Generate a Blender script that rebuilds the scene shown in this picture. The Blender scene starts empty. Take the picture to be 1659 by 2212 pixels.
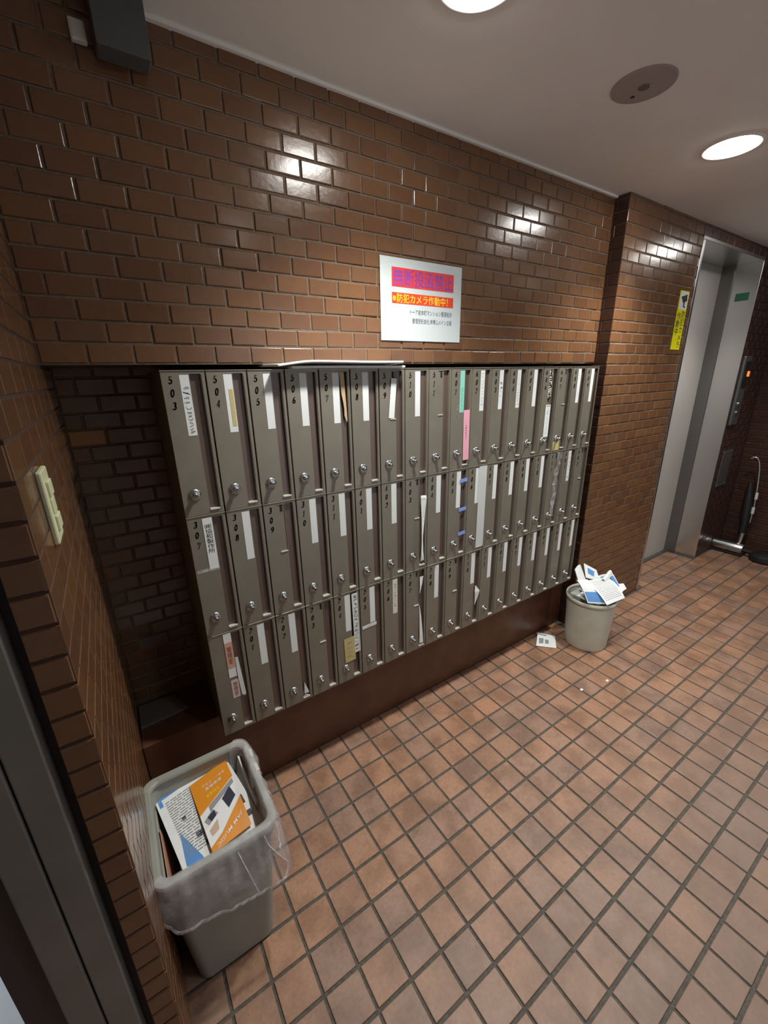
import bpy, bmesh, math, random
from mathutils import Vector, Matrix
random.seed(7)
R = math.radians
SC = bpy.context.scene
COL = SC.collection

# ------------------------------------------------------------------ camera
CAM = Vector((-0.1405, -1.3085, 1.6387))
FPX = 890.83
cam_d = bpy.data.cameras.new('camera')
cam_d.sensor_fit = 'HORIZONTAL'; cam_d.sensor_width = 36.0
cam_d.lens = FPX / 1659.0 * 36.0
cam_d.clip_start = 0.02
cam_o = bpy.data.objects.new('camera', cam_d)
CR = Matrix.Rotation(R(-33.119), 4, 'Z') @ Matrix.Rotation(R(71.7006), 4, 'X') @ Matrix.Rotation(R(-1.171), 4, 'Z')
cam_o.matrix_world = Matrix.Translation(CAM) @ CR
COL.objects.link(cam_o)
SC.camera = cam_o
CRI = CR.to_3x3().transposed()

def px(p):
    q = CRI @ (Vector(p) - CAM)
    if q.z > -0.02: return None
    return (829.5 + FPX*q.x/-q.z, 1106 - FPX*q.y/-q.z)

# ------------------------------------------------------------------ world, exposure, lamps' shared settings
w = bpy.data.worlds.new('sky'); SC.world = w; w.use_nodes = True
bg = w.node_tree.nodes['Background']
bg.inputs[0].default_value = (0.80, 0.90, 1.0, 1); bg.inputs[1].default_value = 1.15
SC.view_settings.view_transform = 'Standard'
try: SC.view_settings.look = 'None'
except Exception: pass
SC.view_settings.gamma = 1.0
SC.view_settings.use_curve_mapping = False
SC.view_settings.exposure = 0.0
SC.cycles.max_bounces = 7; SC.cycles.diffuse_bounces = 4; SC.cycles.glossy_bounces = 3
SC.cycles.transmission_bounces = 3; SC.cycles.transparent_max_bounces = 10
SC.cycles.use_adaptive_sampling = True; SC.cycles.adaptive_threshold = 0.05
SC.cycles.caustics_reflective = False; SC.cycles.caustics_refractive = False
SPOT_W = 88.0
SPOT_COL = (1.0, 0.985, 0.93)
DIFF_E = 58.0

# ------------------------------------------------------------------ dimensions
U = 0.117                      # mailbox width
MH = 0.42121                   # mailbox height
MT = 1.66425                   # top of the mailboxes
MB0 = MT - 3*MH                # bottom
YW, YP = 0.10, 0.025           # upper brick wall, elevator wall
ZC = 2.472                     # ceiling
XL, XP = -0.255, 2.215         # left pier side, right pier side
YL = -0.60                     # left pier front
YR = 0.36                      # back of the recess
XE = 4.70                      # end wall
XB, YB = -1.9, -2.5            # room limits behind the camera
EX0, EX1, EZ = 3.10, 4.10, 2.385

# ------------------------------------------------------------------ materials
M = {}
def nt(name):
    m = bpy.data.materials.new(name); m.use_nodes = True
    n = m.node_tree; b = n.nodes['Principled BSDF']
    M[name] = m
    return m, n, b
def flat(name, col, rough=0.5, metal=0.0, spec=0.5, **kw):
    m, n, b = nt(name)
    b.inputs['Base Color'].default_value = (*col, 1)
    b.inputs['Roughness'].default_value = rough
    b.inputs['Metallic'].default_value = metal
    b.inputs['Specular IOR Level'].default_value = spec
    for k, v in kw.items(): b.inputs[k.replace('_', ' ')].default_value = v
    return m
def rnd_node(n):
    oi = n.nodes.new('ShaderNodeObjectInfo')
    at = n.nodes.new('ShaderNodeAttribute'); at.attribute_name = 'rnd'
    ad = n.nodes.new('ShaderNodeMath'); ad.operation = 'ADD'
    n.links.new(oi.outputs['Random'], ad.inputs[0]); n.links.new(at.outputs['Fac'], ad.inputs[1])
    fr = n.nodes.new('ShaderNodeMath'); fr.operation = 'FRACT'
    n.links.new(ad.outputs[0], fr.inputs[0])
    return fr.outputs[0]
def ramp(n, fac, stops, interp='LINEAR'):
    r = n.nodes.new('ShaderNodeValToRGB'); r.color_ramp.interpolation = interp
    e = r.color_ramp.elements
    while len(e) < len(stops): e.new(0.5)
    for i, (p, c) in enumerate(stops):
        e[i].position = p; e[i].color = (*c, 1)
    n.links.new(fac, r.inputs[0]); return r.outputs[0]
def noise(n, scale, detail=3, rough=0.5, vec=None):
    t = n.nodes.new('ShaderNodeTexNoise'); t.inputs['Scale'].default_value = scale
    t.inputs['Detail'].default_value = detail; t.inputs['Roughness'].default_value = rough
    if vec is None:
        g = n.nodes.new('ShaderNodeNewGeometry'); vec = g.outputs['Position']
    n.links.new(vec, t.inputs['Vector']); return t.outputs['Fac']
def mix(n, fac, a, b, mode='MIX'):
    x = n.nodes.new('ShaderNodeMix'); x.data_type = 'RGBA'; x.blend_type = mode
    for s, v in ((x.inputs[0], fac), (x.inputs[6], a), (x.inputs[7], b)):
        if hasattr(v, 'links'): n.links.new(v, s)
        elif isinstance(v, tuple): s.default_value = (*v, 1)
        else: s.default_value = v
    return x.outputs[2]
def bump(n, b, h, strength=0.2, dist=0.01):
    bp = n.nodes.new('ShaderNodeBump'); bp.inputs['Strength'].default_value = strength
    bp.inputs['Distance'].default_value = dist
    n.links.new(h, bp.inputs['Height']); n.links.new(bp.outputs[0], b.inputs['Normal'])
def rough_var(n, b, fac, lo, hi):
    mr = n.nodes.new('ShaderNodeMapRange')
    mr.inputs['To Min'].default_value = lo; mr.inputs['To Max'].default_value = hi
    n.links.new(fac, mr.inputs['Value']); n.links.new(mr.outputs[0], b.inputs['Roughness'])

def mat_brick(name, stops, rl, rh):
    m, n, b = nt(name)
    c = ramp(n, rnd_node(n), stops)
    nz = noise(n, 45, 4, 0.6)
    c2 = mix(n, nz, c, (0.45, 0.42, 0.40), 'MULTIPLY')
    mm = n.nodes.new('ShaderNodeMix'); mm.data_type = 'RGBA'; mm.inputs[0].default_value = 0.45
    n.links.new(c, mm.inputs[6]); n.links.new(c2, mm.inputs[7])
    n.links.new(mm.outputs[2], b.inputs['Base Color'])
    rough_var(n, b, noise(n, 70, 3), rl, rh)
    bump(n, b, noise(n, 60, 3, 0.55), 0.10, 0.004)
    b.inputs['Coat Weight'].default_value = 0.3 if rl < 0.2 else 0.1; b.inputs['Coat Roughness'].default_value = 0.17
    b.inputs['Specular IOR Level'].default_value = 0.6
mat_brick('brick', [(0, (0.150, 0.068, 0.033)), (0.35, (0.170, 0.080, 0.036)), (0.7, (0.192, 0.092, 0.040)), (0.93, (0.165, 0.082, 0.042)), (1, (0.140, 0.066, 0.035))], 0.17, 0.29)
mat_brick('brick_shaded', [(0, (0.062, 0.027, 0.019)), (0.5, (0.074, 0.031, 0.020)), (1, (0.056, 0.025, 0.018))], 0.30, 0.42)  # darker brick copy: shade of the side and far walls put into its colour
def mat_mortar(name, a, b_):
    m, n, b = nt(name)
    c = ramp(n, noise(n, 120, 3), [(0.3, a), (0.7, b_)])
    n.links.new(c, b.inputs['Base Color']); b.inputs['Roughness'].default_value = 0.8
    bump(n, b, noise(n, 400, 2), 0.2, 0.002)
mat_mortar('mortar', (0.12, 0.082, 0.055), (0.175, 0.128, 0.092))
mat_mortar('mortar_dark', (0.045, 0.022, 0.015), (0.060, 0.029, 0.019))  # dark joints for the pier; far walls' shade is put into this colour too
mat_mortar('grout', (0.062, 0.056, 0.046), (0.115, 0.104, 0.086))
m, n, b = nt('floor_tile')
c = ramp(n, rnd_node(n), [(0, (0.330, 0.186, 0.120)), (0.3, (0.385, 0.212, 0.132)), (0.6, (0.430, 0.228, 0.134)), (0.85, (0.350, 0.210, 0.148)), (1, (0.300, 0.180, 0.130))])
st = ramp(n, noise(n, 7, 5, 0.6), [(0.40, (0.50, 0.46, 0.42)), (0.58, (1, 1, 1))])
c = mix(n, 0.65, c, st, 'MULTIPLY')
fi = ramp(n, noise(n, 90, 4), [(0.3, (0.82, 0.82, 0.82)), (0.75, (1.08, 1.06, 1.04))])
c = mix(n, 1.0, c, fi, 'MULTIPLY')
# grey towards the camera: dusty wear, plus foreground dimming painted into the colour
g = n.nodes.new('ShaderNodeNewGeometry'); sp = n.nodes.new('ShaderNodeSeparateXYZ'); n.links.new(g.outputs['Position'], sp.inputs[0])
wz = noise(n, 2.2, 4, 0.6)
md = n.nodes.new('ShaderNodeMath'); md.operation = 'MULTIPLY_ADD'; md.inputs[1].default_value = 0.7; n.links.new(wz, md.inputs[0]); n.links.new(sp.outputs['Y'], md.inputs[2])
wm = n.nodes.new('ShaderNodeMapRange'); wm.inputs['From Min'].default_value = -0.15; wm.inputs['From Max'].default_value = -0.85
wm.inputs['To Min'].default_value = 0.0; wm.inputs['To Max'].default_value = 0.62; n.links.new(md.outputs[0], wm.inputs['Value'])
c = mix(n, wm.outputs[0], c, (0.205, 0.150, 0.122))
sc = ramp(n, noise(n, 13, 6, 0.75), [(0.70, (0, 0, 0)), (0.80, (1, 1, 1))])
c = mix(n, sc, c, (0.42, 0.36, 0.30))
n.links.new(c, b.inputs['Base Color'])
rough_var(n, b, noise(n, 25, 3), 0.42, 0.62)
bump(n, b, noise(n, 180, 3), 0.12, 0.002)
m, n, b = nt('ceiling')
n.links.new(ramp(n, noise(n, 3, 4), [(0.3, (0.78, 0.765, 0.74)), (0.7, (0.83, 0.81, 0.79))]), b.inputs['Base Color'])
b.inputs['Roughness'].default_value = 0.85
bump(n, b, noise(n, 220, 2), 0.12, 0.002)
m, n, b = nt('plinth')
n.links.new(ramp(n, noise(n, 9, 5), [(0.3, (0.085, 0.036, 0.020)), (0.7, (0.13, 0.055, 0.030))]), b.inputs['Base Color'])
b.inputs['Roughness'].default_value = 0.35
def mat_metal(name, a, b_, rough, metal, scale=30):
    m, n, b = nt(name)
    n.links.new(ramp(n, noise(n, scale, 4), [(0.3, a), (0.7, b_)]), b.inputs['Base Color'])
    rough_var(n, b, noise(n, scale*2, 3), rough*0.85, rough*1.15)
    b.inputs['Metallic'].default_value = metal
    bump(n, b, noise(n, 5, 2), 0.05, 0.01)
    return m, n, b
mat_metal('mailbox_paint', (0.205, 0.184, 0.146), (0.232, 0.209, 0.167), 0.42, 0.35, 12)
flat('slot_brown', (0.125, 0.084, 0.070), 0.28, 0.2)
flat('edge_steel', (0.66, 0.64, 0.57), 0.35, 0.25)
flat('chrome', (0.50, 0.51, 0.51), 0.27, 1.0)
flat('edge_highlight', (0.34, 0.31, 0.25), 0.30, 0.5)
flat('black', (0.012, 0.012, 0.013), 0.5)
flat('dark_void', (0.008, 0.007, 0.007), 0.8)
flat('ink', (0.015, 0.013, 0.014), 0.5)
flat('ink_blue', (0.05, 0.06, 0.14), 0.5)
flat('number_ink', (0.022, 0.018, 0.016), 0.6)
m, n, b = nt('paper')
n.links.new(ramp(n, noise(n, 35, 4), [(0.3, (0.74, 0.76, 0.76)), (0.7, (0.80, 0.82, 0.82))]), b.inputs['Base Color'])
b.inputs['Roughness'].default_value = 0.6
flat('card', (0.70, 0.73, 0.73), 0.5)
flat('card_old', (0.66, 0.64, 0.55), 0.6)
flat('card_yellow', (0.50, 0.42, 0.18), 0.6)
flat('mint', (0.22, 0.56, 0.46), 0.5)
flat('pink', (0.76, 0.36, 0.46), 0.35)
flat('pink_pale', (0.66, 0.46, 0.42), 0.5)
flat('salmon', (0.62, 0.33, 0.24), 0.5)
flat('tan', (0.52, 0.38, 0.22), 0.6)
flat('blue_tape', (0.20, 0.30, 0.72), 0.5)
flat('green_ink', (0.03, 0.16, 0.06), 0.5)
flat('red_print', (0.66, 0.045, 0.05), 0.4)
flat('red_orange', (0.66, 0.055, 0.02), 0.4)
flat('violet_ink', (0.16, 0.06, 0.42), 0.4)
flat('yellow_ink', (0.86, 0.72, 0.03), 0.4)
flat('slate_ink', (0.07, 0.08, 0.12), 0.5)
flat('laminate', (0.50, 0.55, 0.56), 0.5)
flat('sign_yellow', (0.80, 0.74, 0.01), 0.35)
flat('orange', (0.72, 0.27, 0.02), 0.45)
flat('flyer_blue', (0.10, 0.28, 0.62), 0.45)
flat('photo_grey', (0.30, 0.30, 0.31), 0.45)
flat('photo_dark', (0.035, 0.035, 0.06), 0.45)
flat('skin_print', (0.55, 0.40, 0.30), 0.5)
flat('text_grey', (0.25, 0.26, 0.28), 0.6)
mat_metal('bin_grey', (0.275, 0.28, 0.245), (0.315, 0.32, 0.285), 0.5, 0.0, 9)
mat_metal('bin_cream', (0.50, 0.50, 0.42), (0.57, 0.57, 0.49), 0.5, 0.0, 14)
flat('white_plastic', (0.62, 0.62, 0.60), 0.4)
flat('switch_cream', (0.60, 0.62, 0.40), 0.35)
flat('grey_box', (0.085, 0.09, 0.09), 0.5)
flat('cover_mauve', (0.34, 0.29, 0.285), 0.5)
flat('hole_dark', (0.03, 0.026, 0.024), 0.8)
mat_metal('jamb_grey', (0.20, 0.195, 0.185), (0.24, 0.235, 0.22), 0.42, 0.4, 8)
flat('jamb_dark', (0.045, 0.036, 0.038), 0.5)
m, n, b = nt('steel')
b.inputs['Base Color'].default_value = (0.72, 0.72, 0.72, 1); b.inputs['Metallic'].default_value = 1.0
b.inputs['Roughness'].default_value = 0.27
mp = n.nodes.new('ShaderNodeMapping'); g = n.nodes.new('ShaderNodeNewGeometry')
mp.inputs['Scale'].default_value = (1, 1, 60); n.links.new(g.outputs['Position'], mp.inputs[0])
bump(n, b, noise(n, 6, 3, 0.5, mp.outputs[0]), 0.04, 0.004)
mat_metal('elevator_door', (0.56, 0.53, 0.49), (0.60, 0.57, 0.53), 0.42, 0.15, 6)
flat('steel_dark', (0.22, 0.215, 0.205), 0.35, 0.8)
flat('green_label', (0.03, 0.14, 0.07), 0.4)
flat('panel_grey', (0.16, 0.165, 0.17), 0.4, 0.6)
flat('concrete', (0.74, 0.75, 0.76), 0.8)
flat('back_wall', (0.52, 0.48, 0.44), 0.7)
m = flat('lamp_diffuser', (0.9, 0.9, 0.88), 0.4)
bn = m.node_tree.nodes['Principled BSDF']
bn.inputs['Emission Color'].default_value = (1.0, 0.985, 0.93, 1); bn.inputs['Emission Strength'].default_value = DIFF_E
m = flat('lamp_diffuser_dim', (0.9, 0.9, 0.88), 0.4)
bn = m.node_tree.nodes['Principled BSDF']
bn.inputs['Emission Color'].default_value = (1.0, 0.985, 0.93, 1); bn.inputs['Emission Strength'].default_value = DIFF_E*0.2
m = flat('led_orange', (0.8, 0.12, 0.02), 0.4)
bn = m.node_tree.nodes['Principled BSDF']
bn.inputs['Emission Color'].default_value = (1.0, 0.16, 0.03, 1); bn.inputs['Emission Strength'].default_value = 2.0
def mat_film(name, col, alpha, rough, streak=None):
    m, n, b = nt(name)
    b.inputs['Base Color'].default_value = (*col, 1); b.inputs['Roughness'].default_value = rough
    if streak:
        f = noise(n, streak, 4, 0.6)
        mr = n.nodes.new('ShaderNodeMapRange'); mr.inputs['From Min'].default_value = 0.35; mr.inputs['From Max'].default_value = 0.75
        mr.inputs['To Min'].default_value = alpha*0.55; mr.inputs['To Max'].default_value = min(1, alpha*1.9)
        n.links.new(f, mr.inputs['Value']); n.links.new(mr.outputs[0], b.inputs['Alpha'])
        bump(n, b, noise(n, streak*1.5, 4), 0.5, 0.01)
    else: b.inputs['Alpha'].default_value = alpha
    return m
mat_film('bag_film', (0.80, 0.78, 0.81), 0.25, 0.16, 14)
mat_film('bag_hem', (0.84, 0.82, 0.85), 0.50, 0.2, 30)
mat_film('clear_tape', (0.70, 0.71, 0.72), 0.26, 0.15, 40)
mat_film('frosted_tape', (0.72, 0.74, 0.74), 0.66, 0.35)
mat_film('door_glass', (0.9, 0.95, 0.95), 0.10, 0.03)

# ------------------------------------------------------------------ mesh helpers
class MB:
    def __init__(s): s.v = []; s.f = []; s.mi = []
    def face(s, pts, m=0):
        i = len(s.v); s.v += [tuple(p) for p in pts]; s.f.append(tuple(range(i, i+len(pts)))); s.mi.append(m)
    def box(s, x0, x1, y0, y1, z0, z1, m=0):
        i = len(s.v)
        s.v += [(x0,y0,z0),(x1,y0,z0),(x1,y1,z0),(x0,y1,z0),(x0,y0,z1),(x1,y0,z1),(x1,y1,z1),(x0,y1,z1)]
        for f in ((0,3,2,1),(4,5,6,7),(0,1,5,4),(1,2,6,5),(2,3,7,6),(3,0,4,7)):
            s.f.append(tuple(i+k for k in f)); s.mi.append(m)
    def ring(s, loops, cap0=False, cap1=False, m=0, closed=True):
        n = len(loops[0]); i = len(s.v)
        for L in loops: s.v += [tuple(p) for p in L]
        for a in range(len(loops)-1):
            for k in range(n if closed else n-1):
                k2 = (k+1) % n
                s.f.append((i+a*n+k, i+a*n+k2, i+(a+1)*n+k2, i+(a+1)*n+k)); s.mi.append(m)
        if cap0: s.f.append(tuple(i+k for k in range(n))[::-1]); s.mi.append(m)
        if cap1: s.f.append(tuple(i+(len(loops)-1)*n+k for k in range(n))); s.mi.append(m)
    def lathe(s, prof, seg=32, axis='Z', c=(0,0,0), cap0=False, cap1=False, m=0):
        loops = []
        for r, h in prof:
            L = []
            for k in range(seg):
                a = 2*math.pi*k/seg; x, y = r*math.cos(a), r*math.sin(a)
                if axis == 'Z': L.append((c[0]+x, c[1]+y, c[2]+h))
                elif axis == 'Y': L.append((c[0]+x, c[1]+h, c[2]+y))
                else: L.append((c[0]+h, c[1]+x, c[2]+y))
            loops.append(L)
        s.ring(loops, cap0, cap1, m)
    def tube(s, pts, r, seg=10, m=0):
        pts = [Vector(p) for p in pts]; loops = []; a = None
        for i, p in enumerate(pts):
            d = (pts[min(i+1, len(pts)-1)] - pts[max(i-1, 0)]).normalized()
            if a is None: a = d.cross(Vector((0, 0, 1))) if abs(d.z) < 0.9 else d.cross(Vector((0, 1, 0)))
            a = a - d*a.dot(d); a.normalize(); bb = d.cross(a)
            rr = r[i] if isinstance(r, (list, tuple)) else r
            loops.append([p + rr*(math.cos(2*math.pi*k/seg)*a + math.sin(2*math.pi*k/seg)*bb) for k in range(seg)])
        s.ring(loops, True, True, m)
    def mesh(s, name, mats, smooth=False):
        me = bpy.data.meshes.new(name); me.from_pydata(s.v, [], s.f)
        for k in (mats if isinstance(mats, (list, tuple)) else [mats]): me.materials.append(M[k])
        me.polygons.foreach_set('material_index', s.mi)
        bm = bmesh.new(); bm.from_mesh(me)
        bmesh.ops.remove_doubles(bm, verts=bm.verts, dist=1e-6)
        bmesh.ops.recalc_face_normals(bm, faces=bm.faces)
        bm.to_mesh(me); bm.free()
        if smooth: me.polygons.foreach_set('use_smooth', [True]*len(me.polygons))
        me.update(); return me
    def obj(s, name, mats, parent=None, loc=(0,0,0), smooth=False):
        return link(name, s.mesh(name, mats, smooth), parent, loc)
def link(name, data, parent=None, loc=(0,0,0), rot=None, scale=None):
    o = bpy.data.objects.new(name, data); COL.objects.link(o)
    o.location = loc
    if rot is not None: o.rotation_euler = rot
    if scale is not None: o.scale = scale
    if parent is not None: o.parent = parent
    return o
def bevel(o, wd=0.002, seg=2):
    md = o.modifiers.new('bevel', 'BEVEL'); md.width = wd; md.segments = seg; md.limit_method = 'ANGLE'; md.angle_limit = R(40)
    return o
def tag(o, label=None, cat=None, group=None, kind=None):
    if label: o['label'] = label
    if cat: o['category'] = cat
    if group: o['group'] = group
    if kind: o['kind'] = kind
    return o
def struct(o, label=None): return tag(o, label=label, kind='structure')
def thing(name, label, cat, loc=(0,0,0), group=None):
    return tag(link(name, None, None, loc), label, cat, group)
def smooth_auto(o, ang=35):
    me = o.data; me.polygons.foreach_set('use_smooth', [True]*len(me.polygons))
    try: me.set_sharp_from_angle(angle=R(ang))
    except Exception: pass
    return o

# lettering ---------------------------------------------------------------
def text_pts(body, size, ax='CENTER', ay='CENTER', lines=1.0, bold=0.0):
    cu = bpy.data.curves.new('txt', 'FONT'); cu.body = body; cu.size = size
    cu.align_x = ax; cu.align_y = ay; cu.space_line = lines; cu.resolution_u = 2
    cu.offset = bold
    o = bpy.data.objects.new('txt', cu); COL.objects.link(o)
    dg = bpy.context.evaluated_depsgraph_get()
    me = o.evaluated_get(dg).to_mesh()
    vs = [tuple(v.co) for v in me.vertices]; fs = [tuple(p.vertices) for p in me.polygons]
    o.evaluated_get(dg).to_mesh_clear()
    bpy.data.objects.remove(o); bpy.data.curves.remove(cu)
    return vs, fs
def fit_text(body, wd, ht, bold=0.0, lines=1.0):
    vs, fs = text_pts(body, 1.0, lines=lines, bold=bold)
    if not vs: return [], []
    x0 = min(v[0] for v in vs); x1 = max(v[0] for v in vs); y0 = min(v[1] for v in vs); y1 = max(v[1] for v in vs)
    sx = wd/max(1e-6, x1-x0); sy = ht/max(1e-6, y1-y0)
    return [((v[0]-(x0+x1)/2)*sx, (v[1]-(y0+y1)/2)*sy) for v in vs], fs
def planar(vs, fs, mat, name, parent, fn):
    me = bpy.data.meshes.new(name); me.from_pydata([fn(*v[:2]) for v in vs], [], fs); me.materials.append(M[mat]); me.update()
    return link(name, me, parent)
def vertical(s): return '\n'.join(s)
def ribbon(mb, pts, wd, nib=None, m=0):
    # flat pen strokes in the XY plane of pts
    for a in range(len(pts)-1):
        p, q = Vector(pts[a]), Vector(pts[a+1]); d = q-p
        if d.length < 1e-7: continue
        t = d.normalized(); nn = Vector((-t.y, t.x))
        ww = wd
        if nib: ww = nib[0] + (nib[1]-nib[0])*abs(math.sin(math.atan2(d.y, d.x)-nib[2]))
        e = t*ww*0.35
        mb.append([p-e+nn*ww/2, q+e+nn*ww/2, q+e-nn*ww/2, p-e-nn*ww/2])
def arc(cx, cy, rx, ry, a0, a1, n=10):
    return [(cx+rx*math.cos(R(a0+(a1-a0)*k/n)), cy+ry*math.sin(R(a0+(a1-a0)*k/n))) for k in range(n+1)]
DIG = {
 '0': [arc(.3,.5,.25,.48,90,450,16)],
 '1': [[(.12,.82),(.34,.98),(.30,.02)],[(.12,.02),(.48,.02)]],
 '2': [arc(.3,.72,.24,.26,160,-30,10)+[(.06,.03),(.55,.03)]],
 '3': [arc(.28,.75,.22,.23,150,-80,10)+arc(.27,.28,.27,.26,85,-150,10)],
 '4': [[(.42,.02),(.42,.98),(.03,.30),(.60,.30)]],
 '5': [[(.52,.97),(.16,.97),(.10,.56)]+arc(.27,.32,.27,.28,110,-150,12)],
 '6': [arc(.55,.40,.48,.58,95,180,8)+arc(.30,.28,.25,.26,180,540,14)],
 '7': [[(.05,.80),(.08,.97),(.56,.97),(.22,.02)]],
 '8': [arc(.3,.75,.19,.22,270,630,14),arc(.3,.27,.25,.26,90,450,14)],
 '9': [arc(.30,.72,.25,.26,0,360,14)+arc(.05,.62,.50,.60,5,-80,8)],
}
def digit_quads(ch, x, y, ht):
    out = []
    for st in DIG[ch]:
        pts = [(x + ((p[0]-.3)*0.95 + (p[1]-.5)*.20)*ht*0.72, y + (p[1]-.5)*ht) for p in st]
        ribbon(out, pts, 0, nib=(ht*0.08, ht*0.20, R(10)))
    return out
def scribble(x0, x1, y0, y1, rows, seed, wd, vertical_run=True):
    rr = random.Random(seed); out = []; cx = (x0+x1)/2; hw = (x1-x0)/2
    for k in range(rows):
        c = y1 - (k+.5)*(y1-y0)/rows; h = (y1-y0)/rows*0.40
        for s_ in range(rr.randint(1, 3)):
            a1, a2 = rr.uniform(.4, .95), rr.uniform(.4, 1); p1, p2 = rr.uniform(0, 6.3), rr.uniform(0, 6.3)
            f1, f2 = rr.uniform(.6, 1.5), rr.uniform(.6, 1.6); L = rr.uniform(2, 5)
            pts = [(cx+hw*a1*math.sin(f1*t*L/9+p1), c+h*a2*math.sin(f2*t*L/9+p2)) for t in range(10)]
            ribbon(out, pts, wd*rr.uniform(.7, 1.1))
    return out
def quads_obj(quads, mat, name, parent, fn):
    me = bpy.data.meshes.new(name); v = []; f = []
    for q in quads:
        i = len(v); v += [fn(p[0], p[1]) for p in q]; f.append((i, i+1, i+2, i+3))
    me.from_pydata(v, [], f); me.materials.append(M[mat]); me.update()
    return link(name, me, parent)

# repeated pieces ----------------------------------------------------------
def px_area(pts):
    q = [px(p) for p in pts]
    if any(a is None for a in q): return 0
    cx = sum(a[0] for a in q)/4; cy = sum(a[1] for a in q)/4
    if not (-40 < cx < 1700 and -40 < cy < 2250): return 0
    s = 0
    for k in range(4):
        a, b_ = q[k], q[(k+1) % 4]; s += a[0]*b_[1]-a[1]*b_[0]
    return abs(s)/2
def piece_mesh(name, W, H, D, ch, mat, back=0.0):
    mb = MB()
    def loop(i, y): return [(i, y, i), (W-i, y, i), (W-i, y, H-i), (i, y, H-i)]
    mb.ring([loop(0, back), loop(0, -D+ch), loop(ch*0.4, -D+ch*0.35), loop(ch, -D)], cap1=True)
    return mb.mesh(name, mat, False)
def lay(parent, name, mesh, pieces, mats, stuff_name, limit=300, tilt=0.0, jit=0.0, seed=1, min_area=0):
    """pieces: (origin Vector, rotation matrix 3x3 (columns u,n_in,v), su, sv, corner points)"""
    rr = random.Random(seed)
    sc = []
    for p in pieces: sc.append((px_area(p[4]), p))
    sc.sort(key=lambda a: -a[0])
    keep = [p for a, p in sc[:limit] if a > min_area]; rest = [p for a, p in sc if p not in keep] if len(keep) < len(pieces) else []
    def mtx(p):
        o, rot, su, sv = p[:4]
        t = Matrix.Rotation(rr.gauss(0, tilt), 3, 'X') @ Matrix.Rotation(rr.gauss(0, tilt), 3, 'Z')
        m4 = (rot @ t @ Matrix.Diagonal((su, 1, sv))).to_4x4()
        m4.translation = o + rot @ Vector((0, rr.uniform(-jit, jit), 0))
        return m4
    for p in keep:
        o = bpy.data.objects.new(name, mesh); COL.objects.link(o); o.parent = parent
        o.matrix_local = mtx(p)
    if rest:
        v = []; f = []; rn = []
        bv = [x.co.copy() for x in mesh.vertices]; bf = [tuple(q.vertices) for q in mesh.polygons]
        for p in rest:
            m4 = mtx(p); i = len(v); r_ = rr.random()
            for c in bv: v.append(tuple(m4 @ c)); rn.append(r_)
            f += [tuple(i+k for k in q) for q in bf]
        me = bpy.data.meshes.new(stuff_name); me.from_pydata(v, [], f); me.materials.append(M[mats])
        at = me.attributes.new('rnd', 'FLOAT', 'POINT'); at.data.foreach_set('value', rn); me.update()
        o = link(stuff_name, me, parent); o['kind'] = 'stuff'
RFRONT = Matrix.Identity(3)                                   # faces -Y, u = +X
RPLUSX = Matrix.Rotation(R(90), 3, 'Z')                       # faces +X, u = +Y
RMINX = Matrix.Rotation(R(-90), 3, 'Z')                       # faces -X, u = -Y
def brick_pieces(rot, org, u0, u1, z0, z1, pu, pz, ju, jz, phu, phz, par=0, hole=None, minw=0.018):
    """org: point with u=0; brick face lies in the plane through org"""
    out = []; ud = rot @ Vector((1, 0, 0))
    k0 = math.floor((z0-phz)/pz); k1 = math.ceil((z1-phz)/pz)
    for k in range(k0, k1):
        a = phz+k*pz+jz/2; b_ = a+pz-jz
        za, zb = max(a, z0), min(b_, z1)
        if zb-za < 0.012: continue
        ph = phu + (0.5*pu if (k+par) % 2 else 0)
        i0 = math.floor((u0-ph)/pu)-1; i1 = math.ceil((u1-ph)/pu)+1
        for i in range(i0, i1):
            c = ph+i*pu+ju/2; d = c+pu-ju
            ca, cb = max(c, u0), min(d, u1)
            if cb-ca < minw: continue
            if hole and hole(ca, cb, za, zb): continue
            o = Vector(org) + ud*ca + Vector((0, 0, za))
            pts = [o, o+ud*(cb-ca), o+ud*(cb-ca)+Vector((0,0,zb-za)), o+Vector((0,0,zb-za))]
            out.append((o, rot, (cb-ca)/(pu-ju), (zb-za)/(pz-jz), pts))
    return out

# ------------------------------------------------------------------ the setting
BU, BZ, JU, JZ = 0.1083, 0.0535, 0.0058, 0.0060
BD = 0.006
brick_me = piece_mesh('brick', BU-JU, BZ-JZ, BD, 0.0028, 'brick')
brick_el = piece_mesh('brick', 0.115-JU, 0.056-JZ, BD, 0.0028, 'brick')
brick_el2 = piece_mesh('brick', 0.115-JU, 0.056-JZ, BD, 0.0022, 'brick_shaded')

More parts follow.
